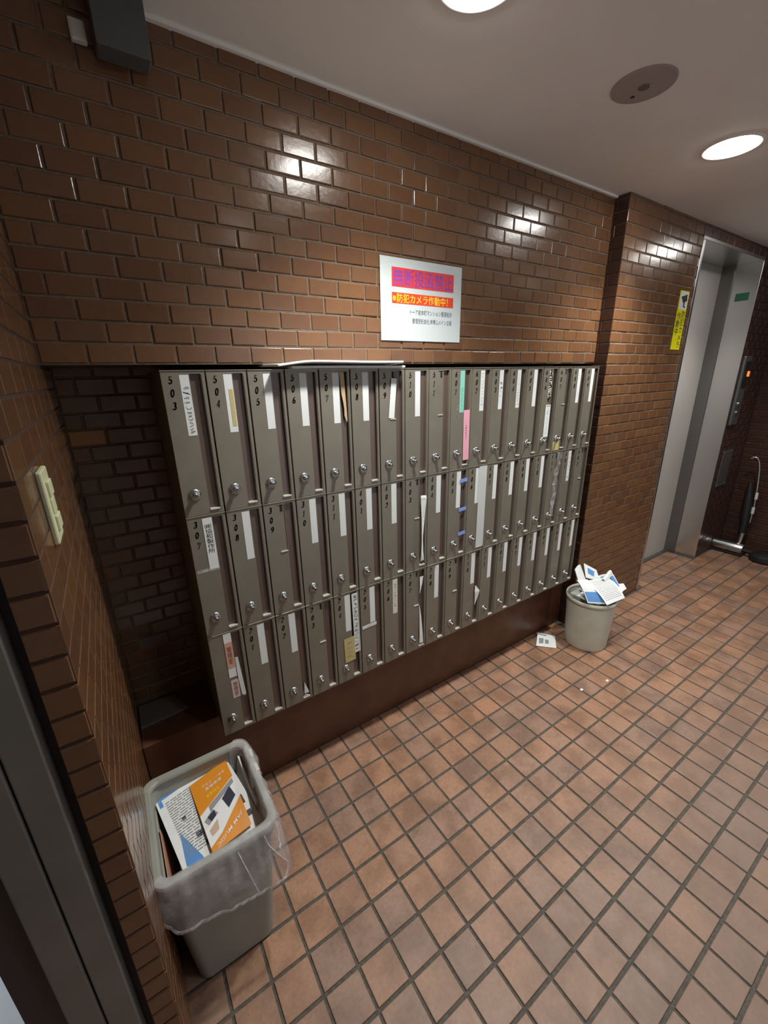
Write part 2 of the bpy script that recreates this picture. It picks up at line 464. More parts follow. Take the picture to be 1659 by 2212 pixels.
# floor
TX, TY = 0.1109, 0.1092
mb = MB(); mb.box(-0.30, XE+0.1, YB, 0.30, -0.10, -0.0035); mb.box(XB, -0.30, YB, YL+0.1, -0.10, -0.0035)
floor = struct(mb.obj('floor', 'grout'))
tile_me = piece_mesh('floor_tile', TX-0.0085, TY-0.0095, 0.010, 0.0016, 'floor_tile')
RUP = Matrix(((1, 0, 0), (0, 0, 1), (0, -1, 0)))              # columns: u=+X, n_in=-Z, v=+Y
pcs = []
ax0 = 0.8381; ay0 = -0.6419
i0 = math.floor((XB-ax0)/TX); j0 = math.floor((YB-ay0)/TY)
for i in range(i0, 60):
    for j in range(j0, 11):
        xa = ax0+i*TX+0.00425; ya = ay0+j*TY+0.00475
        xb = xa+TX-0.0085; yb = ya+TY-0.0095
        if xa < XB+.01: continue
        xb = min(xb, XE-.002); yb = min(yb, 0.235 if (xa > EX0 and xb < EX1) else 0.112 if xb < XP else YP)
        if xb-xa < .015 or yb-ya < .015: continue
        if ya > YL-0.06 and xa < -0.30: continue
        o = Vector((xa, ya, -0.0095))
        top = [Vector(p) for p in ((xa, ya, 0), (xb, ya, 0), (xb, yb, 0), (xa, yb, 0))]
        pcs.append((o, Matrix(((1,0,0),(0,0,1),(0,-1,0))).transposed() if False else RUP, (xb-xa)/(TX-0.0085), (yb-ya)/(TY-0.0095), top))
# piece_mesh is built with its face towards local -Y; RUP turns -Y to +Z and Z to +Y
RUPM = Matrix(((1, 0, 0), (0, 0, 1), (0, -1, 0)))
pcs = [(p[0], RUPM, p[2], p[3], p[4]) for p in pcs]
lay(floor, 'floor_tile', tile_me, pcs, 'floor_tile', 'far_floor_tiles', 300, R(0.25), 0.0004, 11)

# ceiling with holes for the downlights
LIGHTS = [(0.73, -0.405), (2.13, -0.405), (3.53, -0.405), (0.73, -1.47), (2.13, -1.47), (3.53, -1.47)]
LR = 0.092
bm = bmesh.new()
def loop_edges(pts):
    vs = [bm.verts.new(p) for p in pts]
    return [bm.edges.new((vs[k], vs[(k+1) % len(vs)])) for k in range(len(vs))]
es = loop_edges([(XB, YB, ZC), (XE+.1, YB, ZC), (XE+.1, 0.45, ZC), (-0.30, 0.45, ZC), (-0.30, YL+.25, ZC), (XB, YL+.25, ZC)])
for lx, ly in LIGHTS:
    es += loop_edges([(lx+LR*math.cos(2*math.pi*k/40), ly+LR*math.sin(2*math.pi*k/40), ZC) for k in range(40)])
bmesh.ops.triangle_fill(bm, use_beauty=True, use_dissolve=False, edges=es)
ext = bmesh.ops.extrude_face_region(bm, geom=list(bm.faces))
bmesh.ops.translate(bm, vec=(0, 0, 0.08), verts=[g_ for g_ in ext['geom'] if isinstance(g_, bmesh.types.BMVert)])
bmesh.ops.recalc_face_normals(bm, faces=bm.faces)
me = bpy.data.meshes.new('ceiling'); bm.to_mesh(me); bm.free(); me.materials.append(M['ceiling'])
struct(link('ceiling', me))

# upper brick wall above the mailboxes
WZ0 = 1.6825
mb = MB(); mb.box(XL, XP, YW+0.0035, YR+0.1, WZ0-0.001, ZC)
wall_back = struct(mb.obj('wall_back', 'mortar'))
pcs = brick_pieces(RFRONT, (0, YW+BD, 0), XL+.003, XP-.002, WZ0, ZC, BU, BZ, JU, JZ, -0.151, WZ0)
lay(wall_back, 'brick', brick_me, pcs, 'brick', 'remaining_bricks', 300, R(0.55), 0.0007, 3)

# back of the recess
mb = MB(); mb.box(XL-.02, XP+.02, YR+0.0035, YR+0.1, 0.0, WZ0-.001)
wr = struct(mb.obj('wall_recess', 'mortar'))
pcs = brick_pieces(RFRONT, (0, YR+BD, 0), XL+.002, 0.06, 0.405, WZ0, BU, BZ, JU, JZ, -0.205, 0.42)
lay(wr, 'brick', brick_me, pcs, 'brick', 'remaining_bricks', 300, R(0.5), 0.0007, 4)

# orange brick has light through a gap put into its colour; second greyer
mat_brick('brick_lit', [(0, (0.40, 0.17, 0.05)), (1, (0.42, 0.18, 0.055))], 0.25, 0.35)
mat_brick('brick_grey', [(0, (0.20, 0.13, 0.12)), (1, (0.21, 0.14, 0.13))], 0.25, 0.35)
for tgt, mn in ((Vector((-0.205, YR, 1.470)), 'brick_lit'), (Vector((-0.155, YR, 0.69)), 'brick_grey')):
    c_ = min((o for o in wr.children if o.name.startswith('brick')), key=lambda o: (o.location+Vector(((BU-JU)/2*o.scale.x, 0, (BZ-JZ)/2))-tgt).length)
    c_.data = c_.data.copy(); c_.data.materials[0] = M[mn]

# plinth under the mailboxes
mb = MB(); mb.box(XL, XP, 0.115, YR, -0.02, MB0)
pl = struct(mb.obj('trim_1', 'plinth'), 'dark brown plinth under the mailboxes'); bevel(pl, 0.004)

# left pier
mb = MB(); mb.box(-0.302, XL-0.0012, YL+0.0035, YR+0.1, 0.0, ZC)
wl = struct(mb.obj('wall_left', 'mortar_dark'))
pcs = brick_pieces(RPLUSX, (XL-BD, 0, 0), YL, YW, 0.0, ZC, BU, BZ, JU, JZ, YL, 0.015)
pcs += brick_pieces(RPLUSX, (XL-BD, 0, 0), YW+.001, YR-.001, MB0, WZ0, BU, BZ, JU, JZ, YL, 0.015)
brick_side = piece_mesh('brick', BU-JU, BZ-JZ, BD, 0.0008, 'brick')
lay(wl, 'brick', brick_side, pcs, 'brick', 'remaining_bricks', 240, R(0.12), 0.0002, 5)
pcs = brick_pieces(RFRONT, (0, YL+BD, 0), -0.302, XL-.0005, 0.0, ZC, BU, BZ, JU, JZ, XL-BU, 0.015, minw=0.01)
pcs = [p for p in pcs]
lay(wl, 'brick', brick_me, pcs, 'brick', 'upper_bricks', 60, R(0.5), 0.0008, 6)

# entrance door frame beside the pier
mb = MB(); mb.box(-0.318, -0.302, YL+0.03, YL+0.25, 0, ZC)
jo = struct(mb.obj('door_1', 'jamb_dark'), 'grey metal frame of the entrance door')
for xa, xb, ya, mt in ((-0.364, -0.318, YL-0.012, 'jamb_grey'), (-0.414, -0.367, YL-0.012, 'jamb_grey'), (-0.472, -0.414, YL+0.012, 'jamb_dark')):
    m_ = MB(); m_.box(xa, xb, ya, YL+0.25, 0, ZC); bevel(m_.obj('jamb', mt, jo), 0.003)
m_ = MB(); m_.box(XB, -0.472, YL, YL+0.25, 2.15, ZC); m_.obj('lintel', 'jamb_grey', jo)
m_ = MB(); m_.box(-1.62, -0.48, YL+0.10, YL+0.108, 0.09, 2.13); m_.obj('glass_pane', 'door_glass', jo)
m_ = MB(); m_.box(-1.62, -0.48, YL+0.085, YL+0.123, 0.01, 0.09); m_.obj('bottom_rail', 'steel', jo)
m_ = MB(); m_.box(-1.68, -1.62, YL, YL+0.25, 0, 2.15); m_.obj('jamb', 'jamb_grey', jo)
mb = MB(); mb.box(XB, -1.68, YL, YL+0.25, 0, 2.15); mb.obj('side_panel', 'back_wall', jo)
mb = MB(); mb.box(-5.0, -0.31, YL+0.1, 5.0, -0.12, -0.008); struct(mb.obj('trim_2', 'concrete'), 'sunlit pavement outside the entrance')

# elevator wall
def ehole(a, b_, c, d): return b_ > EX0-0.028 and a < EX1+0.012 and c < EZ+0.02
mb = MB()
mb.box(XP+0.0035, EX0-0.02, YP+0.0035, YR+0.1, 0, ZC)
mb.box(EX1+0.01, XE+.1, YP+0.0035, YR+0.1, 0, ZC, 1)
mb.box(EX0-0.02, EX1+0.01, YP+0.0035, YR+0.1, EZ+0.02, ZC)
we = struct(mb.obj('wall_elevator', ['mortar', 'mortar_dark']))
pcs = brick_pieces(RFRONT, (0, YP+BD, 0), XP, EX0-0.026, 0.0, ZC, 0.115, 0.056, JU, JZ, 2.438, 1.673)
lay(we, 'brick', brick_el, pcs, 'brick', 'low_bricks', 300, R(0.55), 0.0007, 8)
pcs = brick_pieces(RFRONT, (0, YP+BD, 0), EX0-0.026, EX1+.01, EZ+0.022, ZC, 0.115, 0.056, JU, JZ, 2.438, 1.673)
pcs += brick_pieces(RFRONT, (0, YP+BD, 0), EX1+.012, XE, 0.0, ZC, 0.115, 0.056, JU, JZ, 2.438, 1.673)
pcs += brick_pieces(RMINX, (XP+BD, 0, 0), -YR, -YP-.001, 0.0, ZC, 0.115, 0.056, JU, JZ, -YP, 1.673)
lay(we, 'brick', brick_el2, pcs, 'brick_shaded', 'far_bricks', 0, R(0.4), 0.0005, 9)

# end wall and the walls behind the camera
mb = MB(); mb.box(XE+.0035, XE+.1, YB, YP+.0035, 0, ZC)
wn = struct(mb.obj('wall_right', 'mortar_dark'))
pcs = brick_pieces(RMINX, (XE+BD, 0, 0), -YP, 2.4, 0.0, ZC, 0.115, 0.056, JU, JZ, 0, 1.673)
lay(wn, 'brick', brick_el2, pcs, 'brick_shaded', 'far_bricks', 0, R(0.4), 0.0005, 10)
mb = MB(); mb.box(XB, 0.8, YB-.1, YB, 0, ZC); mb.box(3.2, XE+.1, YB-.1, YB, 0, ZC); mb.box(0.8, 3.2, YB-.1, YB, 2.2, ZC)
struct(mb.obj('wall_front', 'back_wall'))
wf = struct(thing('fill_window_1', 'unseen glazed front added behind the camera for ambient daylight', None, (2.0, YB-.05, 0)))  # out of view, added as a source of ambient daylight
m_ = MB(); m_.box(-1.2, 1.2, -.004, .004, .05, 2.2); m_.obj('glass_pane', 'door_glass', wf)
for xm in (-1.18, -.4, .4, 1.18):
    m_ = MB(); m_.box(xm-.02, xm+.02, -.03, .03, 0, 2.2); m_.obj('fill_window_mullion', 'jamb_grey', wf)
mb = MB(); mb.box(-5.0, 7.0, -9.0, YB-.1, -0.12, -0.012); struct(mb.obj('trim_4', 'concrete'), 'added pavement outside the added glazed front')
mb = MB(); mb.box(XB-.1, XB, YB, YL+.25, 0, ZC); struct(mb.obj('wall_far_left', 'back_wall'))

# ceiling edge trim
mb = MB(); mb.box(XL, XP, YW-0.012, YW+.004, ZC-0.008, ZC)
struct(mb.obj('trim_3', 'ceiling'), 'thin pale bead where ceiling meets the brick wall')

# ------------------------------------------------------------------ elevator
ev = struct(thing('door_2', 'elevator entrance with steel frame', None))
m_ = MB(); m_.box(EX0-0.026, EX0, YP-0.006, 0.33, 0, EZ); bevel(m_.obj('steel_jamb', 'steel', ev), 0.002)
m_ = MB(); m_.box(EX1, EX1+0.012, YP-0.006, 0.185, 0, EZ); bevel(m_.obj('steel_jamb', 'steel', ev), 0.002)
m_ = MB(); m_.box(EX1-0.012, EX1+0.012, 0.185, 0.33, 0, EZ); bevel(m_.obj('inner_jamb', 'steel_dark', ev), 0.002)
m_ = MB(); m_.box(EX0-0.026, EX1+0.012, YP-0.006, 0.33, EZ, EZ+0.02); bevel(m_.obj('steel_header', 'steel', ev), 0.002)
for xa, xb in ((EX0, 3.597), (3.603, EX1-0.012)):
    m_ = MB(); m_.box(xa, xb, 0.27, 0.31, 0.0, EZ); bevel(m_.obj('sliding_panel', 'elevator_door', ev), 0.002)
m_ = MB(); m_.box(EX0, EX1-0.012, 0.305, 0.345, 0.0, EZ); m_.obj('shaft_cover', 'dark_void', ev)
m_ = MB(); m_.box(EX0, EX1-0.012, 0.238, 0.27, -0.01, 0.002); m_.obj('sill', 'steel_dark', ev)

m_ = MB(); m_.box(EX1-0.002, EX1, 0.065, 0.15, 2.13, 2.185)
gl = tag(m_.obj('sticker', 'green_label'), 'small dark green sticker high on the elevator steel jamb', 'sticker')

# call panel and lower plate
t = thing('call_panel', 'tall grey elevator call panel with glowing orange lamp', 'call panel', (4.22, YP, 1.19))
m_ = MB(); m_.box(-.07, .07, -.02, 0, 0, .54); bevel(m_.obj('panel_body', 'panel_grey', t), .006)
m_ = MB(); m_.box(-.045, .045, -.024, -.02, .30, .50); m_.obj('display', 'black', t)
m_ = MB(); m_.box(.02, .055, -.028, -.02, .385, .425); m_.obj('lamp', 'led_orange', t)
m_ = MB(); m_.lathe([(.018, 0), (.018, -.008), (.012, -.010)], 20, 'Y', (0, -.02, .17), cap1=True); m_.obj('button', 'chrome', t)
m_ = MB(); m_.lathe([(.018, 0), (.018, -.008), (.012, -.010)], 20, 'Y', (0, -.02, .10), cap1=True); m_.obj('button', 'chrome', t)
t = thing('wall_plate', 'flat dark grey plate low on the wall below the call panel', 'plate', (4.30, YP, 0.65))
m_ = MB(); m_.box(-.10, .10, -.008, 0, 0, .32); bevel(m_.obj('plate', 'panel_grey', t), .003)
for sx in (-.085, .085):
    for sz in (.015, .305):
        m_ = MB(); m_.lathe([(.005, 0), (.004, -.003)], 10, 'Y', (sx, -.008, sz), cap1=True); m_.obj('screw', 'chrome', t)

# ------------------------------------------------------------------ mailboxes
GAP = 0.0026
def door_mesh():
    xs = [GAP, .405*U, .625*U, .638*U, .885*U, U-GAP-.0006]
    zs = [GAP*0.6, MH*(1-.962), MH*(1-.430), MH*(1-.028), MH*(1-.024), MH-GAP*0.6]
    dep = {}
    for i in range(5):
        for j in range(5):
            d = 0.0
            if i == 3 and 1 <= j <= 3: d = 0.010
            if i == 1 and j == 2: d = 0.0022
            dep[i, j] = d
    mb = MB()
    for i in range(5):
        for j in range(5):
            d = dep[i, j]; x0, x1, z0, z1 = xs[i], xs[i+1], zs[j], zs[j+1]
            mb.face([(x0, d, z0), (x1, d, z0), (x1, d, z1), (x0, d, z1)], 1 if d == 0.010 else 0)
            if i < 4 and dep[i+1, j] != d:
                e = dep[i+1, j]; mb.face([(x1, d, z0), (x1, e, z0), (x1, e, z1), (x1, d, z1)])
            if j < 4 and dep[i, j+1] != d:
                e = dep[i, j+1]; mb.face([(x0, d, z1), (x1, d, z1), (x1, e, z1), (x0, e, z1)])
    # rolled outer edge and return flange
    def lp(i, y): return [(xs[0]-i, y, zs[0]-i), (xs[-1]+i, y, zs[0]-i), (xs[-1]+i, y, zs[-1]+i), (xs[0]-i, y, zs[-1]+i)]
    mb.ring([lp(0, 0), lp(.0008, .0006), lp(.0011, .0020), lp(.0011, .014)])
    # raised fold beside the slot
    mb.box(.905*U, .925*U, -.0016, 0.0005, MH*.03, MH*.975)
    return mb.mesh('door', ['mailbox_paint', 'slot_brown'])
DOOR = door_mesh()
mb = MB(); mb.box(GAP+.003, U-GAP-.003, 0.012, 0.335, 0.0006, MH-.0008); BODY = mb.mesh('body', 'mailbox_paint')
mb = MB()
mb.box(.640*U, .884*U, -.0035, .010, MH*(1-.962)-.003, MH*(1-.962)+.001); LIP = mb.mesh('slot_lip', 'edge_steel')
mb = MB(); mb.ring([[(GAP*.5, y_, z_), (U-GAP*.5, y_, z_)] for y_, z_ in ((.0010, MH-.0034), (-.0022, MH-.0026), (-.0024, MH-.0012), (.0, MH-.0004), (.012, MH-.0004))], closed=False); TEDGE = mb.mesh('top_edge', 'edge_highlight')  # paler top strip: highlight of the lit edge put into its colour
mb = MB()
mb.box(.407*U, .625*U, -.0028, .0022, MH*(1-.430)-.0022, MH*(1-.430)+.0004); CLIP = mb.mesh('card_lip', 'edge_steel')
mb = MB(); mb.box(.50*U, .575*U, .0012, .0022, MH*(1-.088), MH*(1-.030)); NOTCH = mb.mesh('card_notch', 'dark_void')
DX, DZ = .325*U, MH*(1-.84)
mb = MB(); mb.lathe([(.0178, 0), (.0178, -.002), (.0160, -.0042), (.0110, -.0058), (.0085, -.006)], 28, 'Y', (DX, 0, DZ), cap1=True)
DIAL = mb.mesh('dial_lock', 'chrome', True)
mb = MB(); mb.lathe([(.0085, -.005), (.0072, -.009), (.0070, -.021), (.0062, -.0225), (.0048, -.0225)], 20, 'Y', (DX, 0, DZ))
KNOB = mb.mesh('knob', 'chrome', True)
mb = MB(); mb.lathe([(.0049, -.0215), (.0002, -.0215)], 16, 'Y', (DX, 0, DZ)); KCAP = mb.mesh('knob_face', 'slot_brown')
mb = MB()
for k in range(10):
    a = 2*math.pi*k/10; cx, cz = DX+.0128*math.cos(a), DZ+.0128*math.sin(a)
    mb.box(cx-.0010, cx+.0010, -.0062, -.0045, cz-.0013, cz+.0013)
MARK = mb.mesh('dial_marks', 'ink')
mb = MB(); mb.box(.412*U, .622*U, .0004, .0020, MH*(1-.427), MH*(1-.030)); CARD = {}
for c in ('card', 'card_old', 'mint'): CARD[c] = mb.mesh('name_card', c)
for k in CARD.values(): pass

TOP = ['503','504','505','506','507','508','509','510','511','601','602','603','604','605','606','607','608','609']
MID = ['307','308','309','310','311','401','402','403','404','405','406','407','408','409','410','411','501','502']
BOT = ['','201','202','203','204','205','206','207','208','209','210','211','301','302','303','304','305','306']
EMPTY = {'511','607','309','403','411','502','203','207','209','606'}
DESC = {
 '503': 'with a long handwritten name card, at the top left corner',
 '504': 'with a yellowed strip on its name card, top row',
 '505': 'with a plain white name card, third in the top row',
 '506': 'with a white card, under the left end of the papers on top',
 '507': 'with a torn tan card jammed in its slot, top row',
 '508': 'with a white card, below the middle of the papers on top',
 '509': 'with its white card hanging slanted, top row',
 '510': 'with a white card, right of the papers lying on top',
 '511': 'with an empty name slot, top row beside the mint card',
 '601': 'with a mint green name card and pink tape, top row',
 '602': 'with a printed white card right of the mint card, top row',
 '603': 'with green handwriting on its card, top row',
 '604': 'with small print on a white card, top row',
 '605': 'with a plain white card left of the torn label, top row',
 '606': 'with a torn label and a rounded white sticker, top row',
 '607': 'with an empty slot and a yellow note at its foot',
 '608': 'with a printed white card, second from the right, top row',
 '609': 'with a white card at the top right corner',
 '307': 'with a company name printed on its sticker, middle row far left',
 '308': 'with a plain white card, second in the middle row',
 '309': 'with an empty name slot, third in the middle row',
 '310': 'with a white card, fourth in the middle row',
 '311': 'with a white card, fifth in the middle row',
 '401': 'with a white card, sixth in the middle row',
 '402': 'with a white card, left of the one with a white flyer',
 '403': 'with an empty card slot and white flyer sticking out, middle row',
 '404': 'with a white card, right of the protruding white flyer',
 '405': 'with three blue tape bits across its slot, middle row',
 '406': 'with wide frosted tape over its slot, middle row',
 '407': 'with a white card just right of the frosted tape',
 '408': 'with a white card, second right of the frosted tape',
 '409': 'with a white card, third right of the frosted tape',
 '410': 'with a white card, left of the crumpled clear tape',
 '411': 'with crumpled clear tape over its slot, middle row',
 '501': 'with marks on its card, second from right, middle row',
 '502': 'with an empty slot at the right end of the middle row',
 '': 'with two pale pink caretaker labels, bottom left behind the bin',
 '201': 'with a white card, second in the bottom row',
 '202': 'with a white card and paper bit in its slot, bottom row',
 '203': 'with an empty name slot, fourth in the bottom row',
 '204': 'with a yellow note and long handwritten strip, bottom row',
 '205': 'with a narrow sideways label below its card, bottom row',
 '206': 'with small print on an off-white card, bottom row',
 '207': 'with an empty card slot and thin paper slivers, bottom row',
 '208': 'with a white card, ninth in the bottom row',
 '209': 'with an empty card slot, tenth in the bottom row',
 '210': 'with a white card and small paper scrap, bottom row',
 '211': 'with a white card, twelfth in the bottom row',
 '301': 'with a white card, sixth from the right, bottom row',
 '302': 'with a white card, fifth from the right, bottom row',
 '303': 'with a white card, fourth from the right, bottom row',
 '304': 'with a white card, third from the right, bottom row',
 '305': 'with a white card, second from the right, bottom row',
 '306': 'with a white card at the bottom right corner by the bin',
}
BOX = {}; DOORS = {}; CARDS = {}
for row, names in enumerate((TOP, MID, BOT)):
    for col, num in enumerate(names):
        z = MT-(row+1)*MH
        lab = ('brown mailbox %s ' % num if num else 'brown mailbox without number ') + DESC[num]
        t = thing('mailbox', lab, 'mailbox', (col*U, 0, z), 'apartment mailboxes in three rows')
        BOX[num] = t
        link('body', BODY, t)
        d = link('door', DOOR, t); DOORS[num] = d
        link('slot_lip', LIP, d); link('top_edge', TEDGE, d)
        dl = link('dial_lock', DIAL, t); link('knob', KNOB, dl); link('knob_face', KCAP, dl); link('dial_marks', MARK, dl)
        if num in EMPTY:
            link('card_notch', NOTCH, d); link('card_lip', CLIP, d)
        elif num not in ('', '509', '307'):
            c = link('name_card', CARD['mint' if num == '601' else 'card_old' if num == '206' else 'card'], t)
            CARDS[num] = c
        if num:
            q = []
            for k, ch in enumerate(num):
                q += digit_quads(ch, .212*U, MH*(1-(.063+.0815*k)), MH*.047)
            quads_obj(q, 'number_ink', 'number', d, lambda x, y: (x, -.0004, y))
# extra bits on single mailboxes (local frame: x right, z up from the box's lower left corner)
def lbox(num, name, mat, x0, x1, z0, z1, y=-.0009, th=.0006, label=None, rot=0, parent=None):
    cx, cz = (x0+x1)/2*U, (z0+z1)/2*MH; m_ = MB()
    m_.box(-(x1-x0)*U/2, (x1-x0)*U/2, -th, 0, -(z1-z0)*MH/2, (z1-z0)*MH/2)
    o = m_.obj(name, mat, parent or BOX[num], (cx, y, cz)); o.rotation_euler = (0, R(rot), 0)
    if label: o['label'] = label
    return o
def lscrib(num, mat, x0, x1, z0, z1, rows, seed, wd, parent=None, y=-.0004, name='lettering'):
    return quads_obj(scribble(x0*U, x1*U, z0*MH, z1*MH, rows, seed, wd), mat, name, parent or CARDS[num], lambda x, yy: (x, y, yy))
CY_ = 0.0002
# 503 handwriting
lscrib('503', 'ink', .43, .60, .745, .90, 5, 5, .0011, y=CY_); lscrib('503', 'ink', .46, .58, .585, .735, 7, 6, .0009, y=CY_)
# 504 yellow strip
lbox('504', 'yellow_strip', 'card_yellow', .50, .60, .615, .87, y=.0003, th=.0004, label='yellowed paper strip', parent=CARDS['504'])
# 507 torn tan card in the slot
m_ = MB(); pts = [(.655, .975), (.80, .972), (.845, .70), (.86, .60), (.845, .575), (.80, .60), (.765, .63), (.77, .68), (.745, .74), (.70, .80)]
m_.ring([[(x*U, .002, z*MH) for x, z in pts], [(x*U, .0028, z*MH) for x, z in pts]], True, True)
m_.obj('torn_card', 'tan', BOX['507'])['label'] = 'torn tan card jammed in the slot'
# 509 slanted card
o = lbox('509', 'name_card', 'card', .40, .61, .575, .915, y=-.0012, rot=5.5, label='white name card hanging askew')
link('card_notch', NOTCH, DOORS['509']); link('card_lip', CLIP, DOORS['509'])
# 601 mint card print, residue, pink tape
lscrib('601', 'slate_ink', .48, .56, .60, .82, 9, 12, .0006, y=CY_)
lbox('601', 'pink_tape', 'pink', .64, .93, .085, .595, y=-.0012, rot=-1.2, label='bright pink tape strip over the mail slot')
lscrib('601', 'ink', .73, .81, .30, .48, 7, 14, .0008, parent=BOX['601'], y=-.0022, name='marker_line')
quads_obj(scribble(.27*U, .33*U, .44*MH, .72*MH, 9, 15, .0013), 'card_old', 'glue_residue', BOX['601'], lambda x, y: (x, -.0003, y))
lscrib('602', 'ink_blue', .45, .60, .62, .95, 10, 16, .0007, y=CY_)
lscrib('603', 'green_ink', .43, .61, .69, .86, 4, 17, .0013, y=CY_)
lscrib('604', 'text_grey', .46, .58, .60, .93, 11, 18, .0007, y=CY_)
# 606
lbox('606', 'torn_label', 'card_old', .43, .61, .66, .965, y=.0018, th=.0004, label='peeled torn label')
quads_obj(scribble(.42*U, .62*U, .60*MH, .965*MH, 14, 21, .0032), 'ink', 'dark_scratches', BOX['606'], lambda x, y: (x, .0010, y))
o = lbox('606', 'label_sticker', 'card', .34, .66, .20, .575, y=-.0005, label='white sticker with rounded corners'); bevel(o, .0002)
lscrib('606', 'text_grey', .44, .56, .23, .54, 11, 22, .0007, parent=o, y=-.0010) if False else quads_obj(scribble(-.06*U, .06*U, -.16*MH, .16*MH, 11, 22, .0008), 'text_grey', 'lettering', o, lambda x, y: (x, -.0009, y))
lbox('607', 'yellow_note', 'card_yellow', .10, .55, .015, .125, y=-.0006, label='yellow note')
lscrib('608', 'text_grey', .47, .56, .62, .94, 10, 24, .0007, y=CY_)
# 307 printed sticker
o = lbox('307', 'name_card', 'card', .385, .63, .568, .975, y=-.0006, label='white sticker with a printed company name')
vs, fs = fit_text(vertical('㈱協和製作所'), .020, .098, lines=.95)
planar(vs, fs, 'ink', 'lettering', o, lambda x, y: (x, -.0010, y+.018))
lbox('307', 'tape_end', 'clear_tape', .06, .64, .555, .58, y=-.0004, label='clear tape')
# caretaker box
lbox('', 'label_strip', 'card', .42, .64, .56, .985, y=-.0005)
o = lbox('', 'name_label', 'salmon', .42, .64, .655, .90, y=-.0012, label='salmon pink label')
vs, fs = fit_text(vertical('管理室'), .016, .070); planar(vs, fs, 'ink', 'lettering', o, lambda x, y: (x, -.0008, y))
o = lbox('', 'name_label', 'pink_pale', .44, .66, .35, .53, y=-.0005, label='pale pink label')
vs, fs = fit_text(vertical('管理室'), .015, .058); planar(vs, fs, 'ink', 'lettering', o, lambda x, y: (x, -.0008, y))
# 405 blue tape bits
for zc, r_ in ((.865, 4), (.545, 3), (.265, 4)):
    lbox('405', 'blue_tape', 'blue_tape', .56, .95, zc-.018, zc+.022, y=-.0018, rot=-r_, label='bit of blue tape')
# 406 frosted tape
lbox('406', 'frosted_tape', 'frosted_tape', .58, 1.0, .03, .985, y=-.0018, rot=0, label='wide frosted tape strip')
# 411 crumpled clear tape
m_ = MB(); rr = random.Random(4); loops = []
for k in range(22):
    z = MH*(.985-.85*k/21); c = (.62+.05*math.sin(k*.6)-.10*k/21)*U; hw = (.15+.03*math.sin(k*1.3))*U
    loops.append([(c+hw*(2*i/7-1), -.002-.006*rr.random(), z) for i in range(8)])
m_.ring(loops, closed=False)
o = m_.obj('clear_tape', 'clear_tape', BOX['411']); o['label'] = 'crumpled clear tape'
lscrib('501', 'ink', .46, .58, .60, .95, 7, 31, .0011, y=CY_)
# 204
lbox('204', 'name_strip', 'card', .70, .93, .30, .965, y=-.0010, rot=-1, label='long white strip with handwriting over the slot')
quads_obj(scribble(.73*U, .90*U, .32*MH, .95*MH, 15, 33, .0012), 'ink', 'lettering', BOX['204'], lambda x, y: (x, -.0022, y))
o = lbox('204', 'yellow_note', 'card_yellow', .30, .72, .225, .50, y=-.0020, rot=-1, label='yellow sticky note'); o.data.materials[0] = M['sign_note'] if 'sign_note' in M else M['card_yellow']
quads_obj(scribble(.36*U, .66*U, .26*MH, .46*MH, 4, 34, .0008), 'text_grey', 'lettering', BOX['204'], lambda x, y: (x, -.0030, y))
o = lbox('205', 'label_strip', 'card', .06, .66, .530, .565, y=-.0010, rot=-2, label='narrow white label set sideways')
quads_obj(scribble(-.20*U, .20*U, -.008*MH, .008*MH, 1, 36, .0009), 'ink_blue', 'lettering', o, lambda x, y: (x, -.0010, y))
lscrib('206', 'text_grey', .47, .57, .64, .92, 9, 37, .0009, y=CY_)

# flyers left in slots are things of their own
def sheet_thing(name, label, cat, P, mat='paper', nu=6, nv=10, th=.0009, group=None, parent=None):
    """P(u,v)->Vector, u,v in 0..1"""
    g_ = [[Vector(P(i/nu, j/nv)) for i in range(nu+1)] for j in range(nv+1)]
    nrm = lambda i, j: ((g_[j][min(i+1, nu)]-g_[j][max(i-1, 0)]).cross(g_[min(j+1, nv)][i]-g_[max(j-1, 0)][i])).normalized()
    m_ = MB(); top = [[g_[j][i]+nrm(i, j)*th/2 for i in range(nu+1)] for j in range(nv+1)]
    bot = [[g_[j][i]-nrm(i, j)*th/2 for i in range(nu+1)] for j in range(nv+1)]
    n1 = nu+1; m_.v = [tuple(p) for r_ in top for p in r_]+[tuple(p) for r_ in bot for p in r_]; off = n1*(nv+1)
    for j in range(nv):
        for i in range(nu):
            a = j*n1+i; m_.f.append((a, a+1, a+n1+1, a+n1)); m_.f.append((off+a, off+a+n1, off+a+n1+1, off+a+1))
    per = [(0, i) for i in range(nu)]+[(j, nu) for j in range(nv)]+[(nv, i) for i in range(nu, 0, -1)]+[(j, 0) for j in range(nv, 0, -1)]
    for k in range(len(per)):
        (j0, i0_), (j1, i1_) = per[k], per[(k+1) % len(per)]
        a, b_ = j0*n1+i0_, j1*n1+i1_; m_.f.append((a, off+a, off+b_, b_))
    m_.mi = [0]*len(m_.f)
    o = smooth_auto(m_.obj(name, mat, parent), 50)
    if label: tag(o, label, cat, group)
    return o
def zrow(r_): return MT-(r_+1)*MH
def sliver(col, r_, label, pts, name='flyer', th=.0008, mat='paper'):
    """pts: list of (x0,x1,z,out) cross lines; fractions of the box"""
    m_ = MB(); z0 = zrow(r_); la = []; lb = []
    loops = []
    for x0, x1, zz, o0, o1 in pts:
        loops.append([((col+x0)*U, -o0, z0+zz*MH), ((col+x1)*U, -o1, z0+zz*MH), ((col+x1)*U, -o1+th, z0+zz*MH), ((col+x0)*U, -o0+th, z0+zz*MH)])
    m_.ring(loops, True, True)
    return tag(m_.obj(name, mat), label, 'flyer', 'papers left in mailbox slots')
